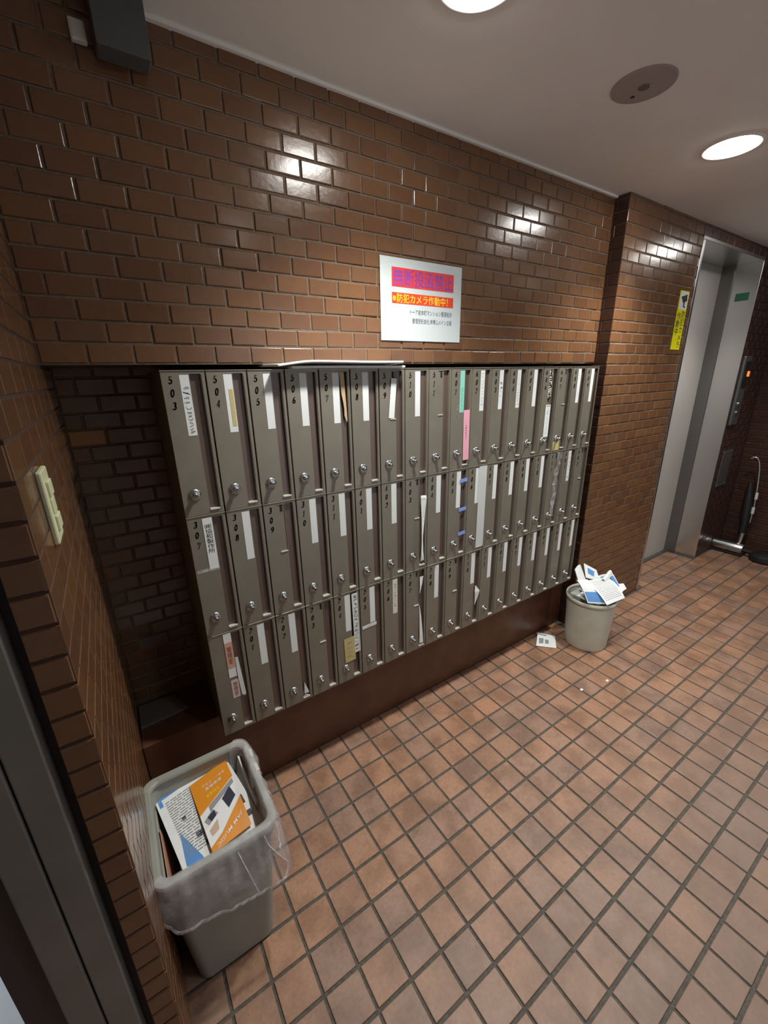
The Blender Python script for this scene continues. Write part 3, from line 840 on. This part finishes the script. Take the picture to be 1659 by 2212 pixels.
sliver(7, 1, 'long white flyer curling out of the slot of mailbox 403', [(.66, .84, .80, .004, .012), (.65, .85, .775, .006, .016), (.66, .80, .55, .012, .010), (.66, .76, .33, .014, .006), (.67, .80, .18, .010, .004), (.67, .85, .085, .004, .002)])
sliver(7, 2, 'short white paper sliver high in the slot of mailbox 207', [(.66, .82, .90, .002, .004), (.66, .76, .80, .004, .003), (.66, .68, .70, .002, .001)])
sliver(7, 2, 'tall white paper sliver low in the slot of mailbox 207', [(.655, .67, .55, .001, .001), (.655, .74, .40, .003, .004), (.655, .80, .20, .005, .006), (.655, .83, .075, .004, .006)])
sliver(10, 2, 'small white paper scrap in the slot of mailbox 210', [(.70, .74, .53, .002, .004), (.66, .94, .45, .006, .008), (.70, .86, .38, .004, .006), (.72, .74, .27, .002, .002)])
sliver(2, 2, 'white paper bit at the slot bottom of mailbox 202', [(.72, .74, .20, .000, .001), (.70, .84, .10, .001, .003), (.70, .86, .08, .001, .003)])
sliver(0, 2, 'narrow folded paper in the slot of the caretaker mailbox', [(.66, .74, .74, .001, .003), (.66, .78, .55, .003, .005), (.70, .82, .36, .003, .005), (.76, .80, .34, .001, .002)])

# ------------------------------------------------------------------ papers lying on top of the mailboxes
def slab(name, label, cat, x0, x1, y0, y1, z0, th, fn=None, mat='paper', nx=16, ny=8):
    def P(u, v):
        x = x0+(x1-x0)*u; y = y0+(y1-y0)*v
        return (x, y, z0+th/2+(fn(u, v) if fn else 0))
    o = sheet_thing(name, label, cat, P, mat, nx, ny, th)
    return bevel(o, th*.35, 2)
slab('envelope', 'large flat white envelope lying directly on the mailbox tops', 'envelope', .365, .80, -.030, .255, MT, .0084, lambda u, v: .0006*math.sin(u*5)*(1-v))
slab('envelope', 'large white envelope with a curled corner, upper of the two', 'envelope', .318, .785, -.040, .24, MT+.0090, .0080,
     lambda u, v: .0085*(1-v)**3*min(1, u/.22)*(.85+.15*math.sin(u*6)) - .004*(1-v)**3*max(0, .15-u)/.15)

# ------------------------------------------------------------------ notice on the brick wall
SY = YW-0.003
t = thing('notice_sign', 'white laminated notice with red banners on the brick wall', 'sign', (0.978, SY, 1.766))
SWd, SHt = 0.398, 0.281
def SP(x, y): return (x, -.0022, y)
m_ = MB(); m_.box(-SWd/2, SWd/2, -.0016, .0, 0, SHt); m_.obj('sheet', 'laminate', t)
def rect_part(name, mat, par, x0, x1, z0, z1, y0=-.0016, y1=-.0022, label=None):
    m2 = MB(); m2.box(x0, x1, y1, y0, z0, z1); o = m2.obj(name, mat, par)
    if label: o['label'] = label
    return o
def sx(xw): return (xw-0.938)*1.04  # fraction of sheet from measured wall coordinates
b1 = rect_part('red_banner', 'red_print', t, -.148, .156, .186, .250, label='red banner with violet characters')
vs, fs = fit_text('無断投函禁止', .292, .056, bold=.004); planar(vs, fs, 'violet_ink', 'lettering', b1, lambda x, y: (x+.004, -.0026, y+.218))
b2 = rect_part('orange_banner', 'red_orange', t, -.148, .156, .130, .167, label='orange red banner with yellow characters')
vs, fs = fit_text('※防犯カメラ作動中！', .272, .031); planar(vs, fs, 'yellow_ink', 'lettering', b2, lambda x, y: (x-.010, -.0026, y+.1485))
vs, fs = fit_text('トーア岩本町マンション管理組合', .215, .0185); planar(vs, fs, 'slate_ink', 'lettering', t, lambda x, y: (x+.043, -.0022, y+.104))
vs, fs = fit_text('管理受託会社 ㈱青山メイン企画', .203, .0185); planar(vs, fs, 'slate_ink', 'lettering', t, lambda x, y: (x+.048, -.0022, y+.073))

# yellow camera sign beside the elevator
t = thing('camera_sign', 'narrow yellow security camera sign beside the elevator', 'sign', (2.965, YP-.001, 1.760))
m_ = MB(); m_.box(-.057, .057, -.0025, .0005, 0, .335); m_.obj('plate', 'sign_yellow', t)
rect_part('white_field', 'card', t, -.050, .050, .232, .330, -.0025, -.0030)
ic = [[(-.040, .300), (.034, .318), (.042, .282), (-.006, .268)], [(.000, .275), (.016, .275), (.016, .255), (.000, .255)], [(.000, .255), (.030, .250), (.030, .242), (.000, .246)]]
quads_obj(ic, 'ink', 'camera_icon', t, lambda x, y: (x, -.0035, y))
vs, fs = fit_text(vertical('防犯カメラ'), .046, .215, bold=.004, lines=.95); planar(vs, fs, 'ink', 'lettering', t, lambda x, y: (x+.026, -.0030, y+.118))
vs, fs = fit_text(vertical('作動中'), .046, .130, bold=.004, lines=.95); planar(vs, fs, 'ink', 'lettering', t, lambda x, y: (x-.026, -.0030, y+.150))

# ------------------------------------------------------------------ boxes high on the wall, light switch
t = thing('junction_box', 'dark grey box under the ceiling at the wall top left', 'junction box', (0.055, YW, 2.356))
m_ = MB(); m_.box(-.057, .054, -.062, 0, 0, ZC-2.356-.001); bevel(m_.obj('housing', 'grey_box', t), .004)
m_ = MB(); m_.box(-.056, .053, -.0635, -.062, .004, .1); bevel(m_.obj('cover', 'grey_box', t), .001)
t = thing('sensor', 'small pale sensor box left of the dark grey box', 'sensor', (-0.029, YW, 2.372))
m_ = MB(); m_.box(-.017, .015, -.018, 0, 0, .040); bevel(m_.obj('case', 'white_plastic', t), .004)
m_ = MB(); m_.box(-.012, .010, -.0195, -.018, .004, .036); bevel(m_.obj('cover', 'white_plastic', t), .0005)

t = thing('light_switch', 'pale cream light switch plate on the left brick pier', 'light switch', (XL, -0.415, 1.374))
m_ = MB(); m_.box(0, .009, -.039, .039, 0, .126); bevel(m_.obj('plate', 'switch_cream', t), .003)
m_ = MB(); m_.box(-.002, .0, -.047, .047, -.006, .132); m_.obj('back_plate', 'steel_dark', t)
for k in range(3):
    m_ = MB(); m_.box(.009, .0135 if k != 1 else .0115, -.020, .020, .020+.030*k, .046+.030*k); bevel(m_.obj('rocker', 'switch_cream', t), .0015)

# ------------------------------------------------------------------ ceiling fittings
for k, (lx, ly) in enumerate(LIGHTS):
    lab = ['round glowing ceiling downlight at the top edge of the picture', 'round glowing ceiling downlight nearest the elevator',
           'round ceiling downlight beyond the elevator sign', 'round ceiling downlight behind the camera on the left', 'round ceiling downlight behind the camera in the middle', 'round ceiling downlight behind the camera on the right'][k]
    t = thing('downlight', lab, 'ceiling light', (lx, ly, ZC), 'ceiling downlights')
    m_ = MB(); m_.lathe([(LR-.001, .02), (LR-.004, -.001), (LR+.001, -.004), (LR+.009, -.003), (LR+.012, .0)], 48); m_.obj('trim_ring', 'ceiling', t, smooth=True)
    m_ = MB(); m_.lathe([(LR-.005, .002), (LR-.012, -.004), (.06, -.009), (.03, -.011), (.002, -.012)], 48, cap1=True); m_.obj('diffuser', 'lamp_diffuser' if k < 3 else 'lamp_diffuser_dim', t, smooth=True)
    ld = bpy.data.lights.new('lamp', 'SPOT'); ld.energy = SPOT_W*(1, 1, 0.5, 0.15, 0.15, 0.15)[k]; ld.color = SPOT_COL
    ld.spot_size = R(116); ld.spot_blend = 0.75; ld.shadow_soft_size = 0.045
    lo = bpy.data.objects.new('lamp', ld); COL.objects.link(lo); lo.parent = t; lo.location = (0, 0, -.040)
t = thing('cover_plate', 'round mauve blanking plate on the ceiling between the lights', 'cover plate', (1.43, -.41, ZC))
m_ = MB(); m_.lathe([(.090, 0), (.090, -.003), (.086, -.0045), (.001, -.0045)], 48, cap1=True); m_.obj('plate', 'cover_mauve', t)
m_ = MB(); m_.lathe([(.018, -.0045), (.016, -.0065), (.001, -.0065)], 20, c=(.005, 0, 0), cap1=True); m_.obj('boss', 'panel_grey', t)
m_ = MB(); m_.lathe([(.007, -.0045), (.006, -.0052)], 14, c=(.025, .045, 0), cap1=True); m_.obj('screw_hole', 'hole_dark', t)
m_ = MB(); m_.lathe([(.006, -.0045), (.005, -.0052)], 14, c=(-.015, -.045, 0), cap1=True); m_.obj('screw_hole', 'cover_mauve', t)

# ------------------------------------------------------------------ rectangular bin with bag
def rrect(cx, cy, hx, hy, r_, z, n=7):
    out = []
    for k, (sx_, sy_) in enumerate(((1, -1), (1, 1), (-1, 1), (-1, -1))):
        a0 = (-90, 0, 90, 180)[k]
        for i in range(n+1):
            a = R(a0+90*i/n); out.append((cx+sx_*(hx-r_)+r_*math.cos(a), cy+sy_*(hy-r_)+r_*math.sin(a), z))
    return out
BH = 0.492
bt = thing('waste_bin', 'tall grey rectangular waste bin full of flyers, lined with a bag', 'waste bin', (-0.108, -0.300, 0))
CXb, CYb = 0.0, 0.0
def bsec(z):   # outer half sizes at height z
    f_ = z/BH; return (.109+.034*f_, .128+.030*f_)
def BL(z, off=0.0, r_=.032):
    hx, hy = bsec(z); return rrect(CXb, CYb, hx+off, hy+off, r_+off*.5, z)
m_ = MB()
prof = [(.002, -.006), (.0, -.002), (.010, 0), (.20, 0), (.40, 0), (BH-.036, 0)]
loops = [BL(.0, -.012), BL(.0, -.004), BL(.006, 0)]+[BL(z) for z in (.12, .25, .38, BH-.034)]
loops += [BL(BH-.010, -.001), BL(BH-.010, -.004), BL(BH-.03, -.005), BL(BH-.075, -.005), BL(BH-.078, -.009), BL(BH-.150, -.009), BL(BH-.153, -.012), BL(.16, -.012), BL(.012, -.012)]
m_.ring(loops, True, True); smooth_auto(m_.obj('body', 'bin_grey', bt), 30)
m_ = MB()
m_.ring([BL(BH-.036, .0005), BL(BH-.036, .010), BL(BH-.006, .0125), BL(BH, .010), BL(BH, -.006), BL(BH-.004, -.010), BL(BH-.012, -.0105), BL(BH-.012, -.0035)])
rim = smooth_auto(m_.obj('rim', 'bin_grey', bt), 40)
hx, hy = bsec(BH)
for yy in (-.065, .055):
    m_ = MB(); m_.box(-hx-.017, -hx-.006, yy-.018, yy+.018, BH-.032, BH+.003); bevel(m_.obj('clip', 'bin_cream', bt), .002)
for yy in (.030, .090):
    m_ = MB(); m_.box(hx+.004, hx+.015, yy-.016, yy+.016, BH-.030, BH+.003); bevel(m_.obj('clip', 'bin_cream', bt), .002)
# bag: over the front, right and part of the back edge
per = []
base = rrect(0, 0, 1, 1, .2, 0, 7)
rr = random.Random(21)
nP = 90
def per_pt(s, z, off):
    L = [Vector(q) for q in BL(z, off)]; n_ = len(L)
    ln = [(L[(i+1) % n_]-L[i]).length for i in range(n_)]; tot = sum(ln)
    d = (s % 1.0)*tot; i = 0
    while d > ln[i] and i < n_-1: d -= ln[i]; i += 1
    return L[i].lerp(L[(i+1) % n_], d/max(ln[i], 1e-9))
import mathutils
def nz3(x, y, z=0): return mathutils.noise.noise(Vector((x, y, z)))
s0, s1 = -0.225, 0.31        # rrect starts at the front edge near the right corner and runs round to the back
levels = [(-.090, -.016, 0), (-.045, -.013, 0), (-.015, -.012, 0), (.003, -.008, 0), (.005, .002, .0), (.002, .013, 0), (-.015, .018, 1), (-.05, .026, 1), (-.09, .034, 1), (-.13, .040, 1), (-.17, .043, 1), (-.195, .036, 1)]
loops = []
for li, (dz, off, out) in enumerate(levels):
    L = []
    for k in range(nP):
        s = s0+(s1-s0)*k/(nP-1); ss = s % 1.0
        hang = 0.90+0.14*math.sin(s*11+1.2) if out else 1
        fade = min(1, (s-s0)/.05)*min(1, (s1-s)/.06)
        o_ = off*(0.55+.45*fade) if out else off
        wob = (.012*nz3(s*26, dz*9, 3)+.006*nz3(s*70, dz*22, 8))*(1 if out else .25)
        z = max(.1, BH+dz*(hang if out else 1)*(0.5+.5*fade if out else 1))
        p = per_pt(ss, min(BH, z), max(o_+(wob if out else wob*.4), -.016 if not out else .0155))
        p.z = z+(.006*nz3(s*40, dz*12, 1) if out else .003*nz3(s*60, 2, li))
        if not out and abs(dz) < .006: p.z = max(p.z, BH+.0022)
        L.append(p)
    loops.append(L)
m_ = MB(); m_.ring(loops, closed=False); bg_o = m_.obj('bag', 'bag_film', bt, smooth=True); bg_o['label'] = 'crinkled translucent plastic bag folded over the rim'
hem = [[p+Vector((0, 0, dz_)) for p in loops[-1]] for dz_ in (.004, -.003, -.008)]
for q_ in hem[1]: q_ += Vector((0, 0, 0)) + (Vector((q_.x, q_.y, 0)).normalized()*.004)
m_ = MB(); m_.ring(hem, closed=False); m_.obj('bag_hem', 'bag_hem', bg_o, smooth=True)
for k_ in range(5):      # crinkle ridges
    a_ = int(nP*(.30+.11*k_)); rr_ = random.Random(40+k_)
    pts_ = []
    for li in range(6, 12):
        i_ = max(1, min(nP-2, a_+int((li-6)*(1.2+k_*.5)))); p_ = loops[li][i_]
        pts_.append(p_+Vector((p_.x, p_.y, 0)).normalized()*.002)
    m_ = MB(); m_.tube(pts_, .0014, 6); m_.obj('crinkle', 'bag_hem', bg_o, smooth=True)

# flyers in the bin --------------------------------------------------------
def quadP(a, b_, c, d, fn=None):
    a, b_, c, d = map(Vector, (a, b_, c, d))
    def P(u, v):
        p = (a.lerp(b_, u)).lerp(d.lerp(c, u), v)
        if fn: p = p+Vector((0, 0, fn(u, v)))
        return p
    return P
def on_sheet(P, name, mat, par, quads=None, u0=0, u1=1, v0=0, v1=1, lift=.0012, vs=None, fs=None, flip=1):
    def Q(u, v):
        p = Vector(P(u, v)); e = .004
        n_ = (Vector(P(u+e, v))-Vector(P(u-e, v))).cross(Vector(P(u, v+e))-Vector(P(u, v-e)))
        if n_.length > 0: n_.normalize()
        if n_.z < 0: n_ = -n_
        return p+n_*lift
    me = bpy.data.meshes.new(name)
    if vs is not None:
        me.from_pydata([Q(*v[:2]) for v in vs], [], fs)
    else:
        v = []; f = []; nu = nv = 6
        if quads:
            for q in quads:
                i = len(v); v += [Q(*p) for p in q]; f.append(tuple(range(i, i+len(q))))
        else:
            for j in range(nv+1):
                for i in range(nu+1): v.append(Q(u0+(u1-u0)*i/nu, v0+(v1-v0)*j/nv))
            for j in range(nv):
                for i in range(nu): a = j*(nu+1)+i; f.append((a, a+1, a+nu+2, a+nu+1))
        me.from_pydata(v, [], f)
    me.materials.append(M[mat]); me.update()
    return link(name, me, par)
def text_uv(body, cu, cv, wu, hv, flipped=False, bold=0.0):
    vs, fs = fit_text(body, wu, hv, bold)
    s = -1 if flipped else 1
    return [(cu+s*x, cv-s*y) for x, y in vs], fs
def lines_uv(u0, u1, v0, v1, n_, seed, h=.4):
    rr = random.Random(seed); out = []
    for k in range(n_):
        v = v0+(v1-v0)*(k+.3)/n_; hh = (v1-v0)/n_*h; u = u0
        while u < u1-.02:
            e = min(u1, u+rr.uniform(.03, .12)); out.append([(u, v), (e, v), (e, v+hh), (u, v+hh)]); u = e+.015
    return out
# big white and blue price list (u to the right, v towards the viewer)
P1 = quadP((-.240, -.140, .425), (-.028, -.098, .440), (.022, -.392, .404), (-.192, -.418, .412), lambda u, v: .010*math.sin(math.pi*v)*u)
f1 = sheet_thing('flyer', 'white price list flyer with blue corners lying in the rectangular bin', 'flyer', P1, 'paper', 8, 10, .0009, 'flyers in the rectangular bin')
on_sheet(P1, 'blue_border', 'flyer_blue', f1, u0=.03, u1=.93, v0=.035, v1=.085)
for q_ in ([(.03, .09), (.075, .09), (.075, .17), (.03, .17)], [(.88, .09), (.93, .09), (.93, .45), (.90, .60)], [(.05, .90), (.24, .96), (.24, .90), (.12, .55)]):
    on_sheet(P1, 'blue_corner', 'flyer_blue', f1, quads=[q_])
on_sheet(P1, 'printed_lines', 'text_grey', f1, quads=lines_uv(.10, .46, .14, .84, 24, 3))
on_sheet(P1, 'product_photo', 'photo_dark', f1, quads=[[(.20, .42), (.25, .42), (.25, .46), (.20, .46)], [(.27, .66), (.35, .66), (.35, .72), (.27, .72)], [(.33, .78), (.41, .78), (.41, .84), (.33, .84)]])
on_sheet(P1, 'portrait', 'photo_dark', f1, quads=[[(.86, .60), (.93, .60), (.93, .70), (.86, .70)], [(.88, .78), (.94, .78), (.94, .84), (.88, .84)]])
# orange music school flyer, upside down
P2 = quadP((-.141, -.166, .433), (-.026, -.142, .446), (-.012, -.380, .420), (-.122, -.404, .424), lambda u, v: .012*math.sin(math.pi*v)*(.3+.7*u))
f2 = sheet_thing('flyer', 'orange music school flyer lying upside down in the rectangular bin', 'flyer', P2, 'orange', 8, 10, .0009, 'flyers in the rectangular bin')
on_sheet(P2, 'photo_band', 'paper', f2, quads=[[(.0, .50), (.33, .44), (.33, .62), (0, .72)], [(.33, .44), (.66, .38), (.66, .50), (.33, .62)], [(.66, .38), (1, .32), (1, .42), (.66, .50)], [(0, .72), (.33, .62), (.33, .86), (0, .93)], [(.33, .62), (.66, .50), (.66, .74), (.33, .86)], [(.66, .50), (1, .42), (1, .62), (.66, .74)]])
on_sheet(P2, 'photo_print', 'photo_grey', f2, quads=[[(.25, .46), (.97, .34), (.97, .41), (.25, .54)], [(.05, .60), (.30, .53), (.40, .62), (.12, .68)]], lift=.0016)
on_sheet(P2, 'photo_print', 'photo_dark', f2, quads=[[(.58, .50), (.84, .42), (.90, .58), (.66, .66)], [(.14, .58), (.34, .55), (.34, .63), (.20, .66)]], lift=.0018)
on_sheet(P2, 'photo_print', 'skin_print', f2, quads=[[(.10, .74), (.34, .68), (.30, .80), (.12, .82)]], lift=.0018)
vs, fs = text_uv('JAM MUSIC', .52, .885, .74, .055, True, .004); 
vs = [(u, v-(u-.5)*.20) for u, v in vs]
on_sheet(P2, 'lettering', 'paper', f2, vs=vs, fs=fs, lift=.0018)
vs, fs = text_uv('ギター・ドラム', .56, .155, .62, .045, True, .004); on_sheet(P2, 'lettering', 'paper', f2, vs=vs, fs=fs, lift=.0016)
vs, fs = text_uv('音楽教室', .52, .225, .44, .045, True, .004); on_sheet(P2, 'lettering', 'paper', f2, vs=vs, fs=fs, lift=.0016)
vs, fs = text_uv('生徒募集', .44, .325, .36, .05, True, .004); on_sheet(P2, 'lettering', 'yellow_ink', f2, vs=vs, fs=fs, lift=.0016)
# other papers standing along the walls of the bin
P3 = quadP((-.020, -.160, .30), (.020, -.175, .455), (.024, -.36, .44), (-.015, -.36, .30), lambda u, v: .004*math.sin(6*v))
f3 = sheet_thing('flyer', 'white folded leaflets standing against the right wall of the bin', 'flyer', quadP((-.012, -.175, .33), (.012, -.168, .462), (.020, -.330, .430), (-.004, -.335, .33)), 'paper', 6, 8, .006, 'flyers in the rectangular bin')
f4 = sheet_thing('flyer', 'brown card standing on edge inside the left wall of the bin', 'flyer', quadP((-.222, -.25, .30), (-.234, -.25, .425), (-.231, -.415, .418), (-.218, -.40, .30)), 'salmon', 4, 6, .0012, 'flyers in the rectangular bin')
f5 = sheet_thing('flyer', 'plain white papers piled under the price list in the bin', 'flyer', quadP((-.205, -.19, .385), (-.01, -.18, .39), (-.01, -.39, .38), (-.20, -.40, .38), lambda u, v: .006*math.sin(4*u)), 'paper', 6, 6, .012, 'flyers in the rectangular bin')

# ------------------------------------------------------------------ round bin by the pier
rb = thing('waste_bin', 'round cream waste bin overflowing with papers by the brick pier', 'waste bin', (2.150, -0.122, 0))
m_ = MB(); m_.lathe([(.112, 0), (.119, .004), (.122, .02), (.131, .17), (.139, .315), (.1365, .315), (.128, .17), (.118, .02), (.10, .012), (.001, .012)], 48, cap0=True, cap1=True)
smooth_auto(m_.obj('body', 'bin_cream', rb), 30)
m_ = MB(); m_.lathe([(.1375, .308), (.1435, .311), (.146, .320), (.145, .331), (.141, .336), (.137, .333), (.1355, .322)], 48); smooth_auto(m_.obj('rim', 'bin_cream', rb), 50)
RBX, RBY = 2.150, -0.122
def rbs(label, a, b_, c, d, fn=None, mat='paper', th=.0012, nu=7, nv=7):
    o_ = Vector((RBX, RBY, 0)); P = quadP(*[Vector(q)+o_ for q in (a, b_, c, d)], fn)
    return P, sheet_thing('flyer', label, 'flyer', P, mat, nu, nv, th, 'papers in the round bin')
P, o = rbs('large white printed sheet folded over the front of the round bin', (-.070, .03, .432), (.110, -.02, .425), (.088, -.152, .344), (-.082, -.138, .346), lambda u, v: .026*math.sin(math.pi*v*.9), nu=9, nv=9)
on_sheet(P, 'printed_lines', 'text_grey', o, quads=lines_uv(.08, .9, .08, .92, 16, 6, .22), lift=.0014)
P, o = rbs('white and blue leaflet with a portrait on the right of the round bin', (.085, .030, .420), (.150, -.035, .440), (.150, -.100, .362), (.085, -.075, .360), lambda u, v: .010*math.sin(math.pi*u))
on_sheet(P, 'blue_print', 'flyer_blue', o, u0=.1, u1=.92, v0=.1, v1=.80, lift=.0014); on_sheet(P, 'portrait', 'photo_dark', o, u0=.30, u1=.66, v0=.30, v1=.80, lift=.0018)
on_sheet(P, 'face', 'skin_print', o, u0=.40, u1=.58, v0=.45, v1=.82, lift=.0022)
P, o = rbs('rolled white paper across the right edge of the round bin', (.04, -.02, .425), (.140, -.005, .450), (.150, -.030, .440), (.05, -.045, .415), lambda u, v: .018*math.sin(math.pi*v), th=.003)
P, o = rbs('white and blue sheet upright at the back of the round bin', (.02, .090, .505), (.105, .050, .450), (.085, .005, .395), (-.005, .050, .430), lambda u, v: .0)
on_sheet(P, 'blue_print', 'flyer_blue', o, quads=[[(.25, .2), (.75, .28), (.6, .75), (.2, .62)]], lift=.0014)
P, o = rbs('pale folded sheet at the left back of the round bin', (-.095, .075, .500), (-.010, .095, .500), (-.015, .040, .410), (-.105, .025, .415), lambda u, v: .01*math.sin(3*u), th=.004)
P, o = rbs('stack of blue and white leaflets at the left of the round bin', (-.128, .035, .455), (-.062, .010, .450), (-.055, -.125, .345), (-.138, -.055, .348), lambda u, v: .014*math.sin(math.pi*v), th=.006)
on_sheet(P, 'blue_print', 'flyer_blue', o, u0=.05, u1=.95, v0=.60, v1=.95, lift=.0042)
P, o = rbs('curled white corner hanging over the right rim of the round bin', (.095, -.050, .362), (.200, -.080, .372), (.185, -.110, .352), (.080, -.118, .345), lambda u, v: .016*math.sin(math.pi*u*.8))
P, o = rbs('grey white sheets packed down inside the round bin', (-.09, .085, .332), (.09, .085, .332), (.085, -.090, .330), (-.085, -.090, .330), lambda u, v: .006*math.sin(5*u)*math.cos(4*v), th=.006)

# paper on the floor
Pf = quadP((1.965, .095, .012), (2.030, .010, .006), (1.930, -.070, .004), (1.845, .015, .006), lambda u, v: .010*math.sin(math.pi*v)*(1-u))
o = sheet_thing('flyer', 'small printed leaflet dropped on the floor beside the round bin', 'flyer', Pf, 'paper', 7, 7, .0012)
on_sheet(Pf, 'drawing', 'text_grey', o, quads=[[(.10, .5), (.35, .45), (.35, .8), (.12, .85)], [(.42, .5), (.62, .5), (.62, .78), (.44, .8)], [(.06, .1), (.5, .1), (.5, .2), (.06, .2)]], lift=.0015)
for k, (x_, y_) in enumerate(((1.90, -.40), (1.72, -.36))):
    sheet_thing('paper_scrap', ['tiny white paper scrap on the floor nearer the round bin', 'tiny white paper scrap on the floor farther from the round bin'][k], 'scrap', quadP((x_, y_, .003), (x_+.016, y_+.002, .004), (x_+.02, y_-.009, .003), (x_+.003, y_-.011, .002)), 'paper', 2, 2, .0008)

# flat grey slab on the ledge beside the mailboxes
o = sheet_thing('grey_slab', 'flat grey slab on the ledge left of the mailboxes', 'board', quadP((-.25, .335, MB0+.006), (-.13, .33, MB0+.006), (-.085, .225, MB0+.006), (-.25, .21, MB0+.006)), 'jamb_grey', 4, 4, .010)

# ------------------------------------------------------------------ floor sweeper by the end wall
t = thing('floor_sweeper', 'black stick floor sweeper with shiny silver head by the end wall', 'vacuum cleaner', (4.52, -.10, 0))
m_ = MB(); m_.lathe([(.001, .135), (.036, .132), (.048, .120), (.050, .06), (.050, -.09), (.046, -.105), (.02, -.112), (.001, -.113)], 24, 'Y', (-.02, 0, .060)); smooth_auto(m_.obj('head', 'chrome', t), 40)
m_ = MB(); m_.box(-.07, .05, -.115, .135, .004, .022); bevel(m_.obj('sole', 'black', t), .006)
m_ = MB(); m_.tube([(.0, -.05, .06), (.02, -.055, .12), (.03, -.055, .20)], [.022, .018, .024]); smooth_auto(m_.obj('neck', 'chrome', t), 40)
m_ = MB(); m_.tube([(.03, -.05, .18), (.04, -.045, .30), (.055, -.030, .46), (.065, -.020, .56), (.07, -.010, .66)], [.024, .032, .036, .030, .014], 14); smooth_auto(m_.obj('body', 'black', t), 40)
m_ = MB(); m_.tube([(.06, -.080, .30), (.066, -.076, .48), (.072, -.062, .64), (.076, -.045, .78), (.075, -.030, .85), (.072, -.010, .885), (.068, .012, .888), (.064, .030, .872)], .009, 10); smooth_auto(m_.obj('handle', 'chrome', t), 40)
for za in (.385, .52):
    m_ = MB(); m_.tube([(.062, -.080+.02*(za-.385), za), (.065, -.077+.02*(za-.385), za+.06)], .0115, 10); m_.obj('silver_band', 'card', t)
t = thing('power_unit', 'low black rounded unit on the floor right of the sweeper', 'vacuum cleaner', (4.50, -.36, 0))
m_ = MB(); m_.lathe([(.09, .002), (.105, .02), (.10, .055), (.07, .075), (.001, .08)], 28, cap0=True, cap1=True); smooth_auto(m_.obj('shell', 'black', t), 40)
m_ = MB(); m_.tube([(.0, .08, .05), (.01, .15, .05), (.02, .20, .05)], .020, 10); smooth_auto(m_.obj('hose', 'black', t), 40)
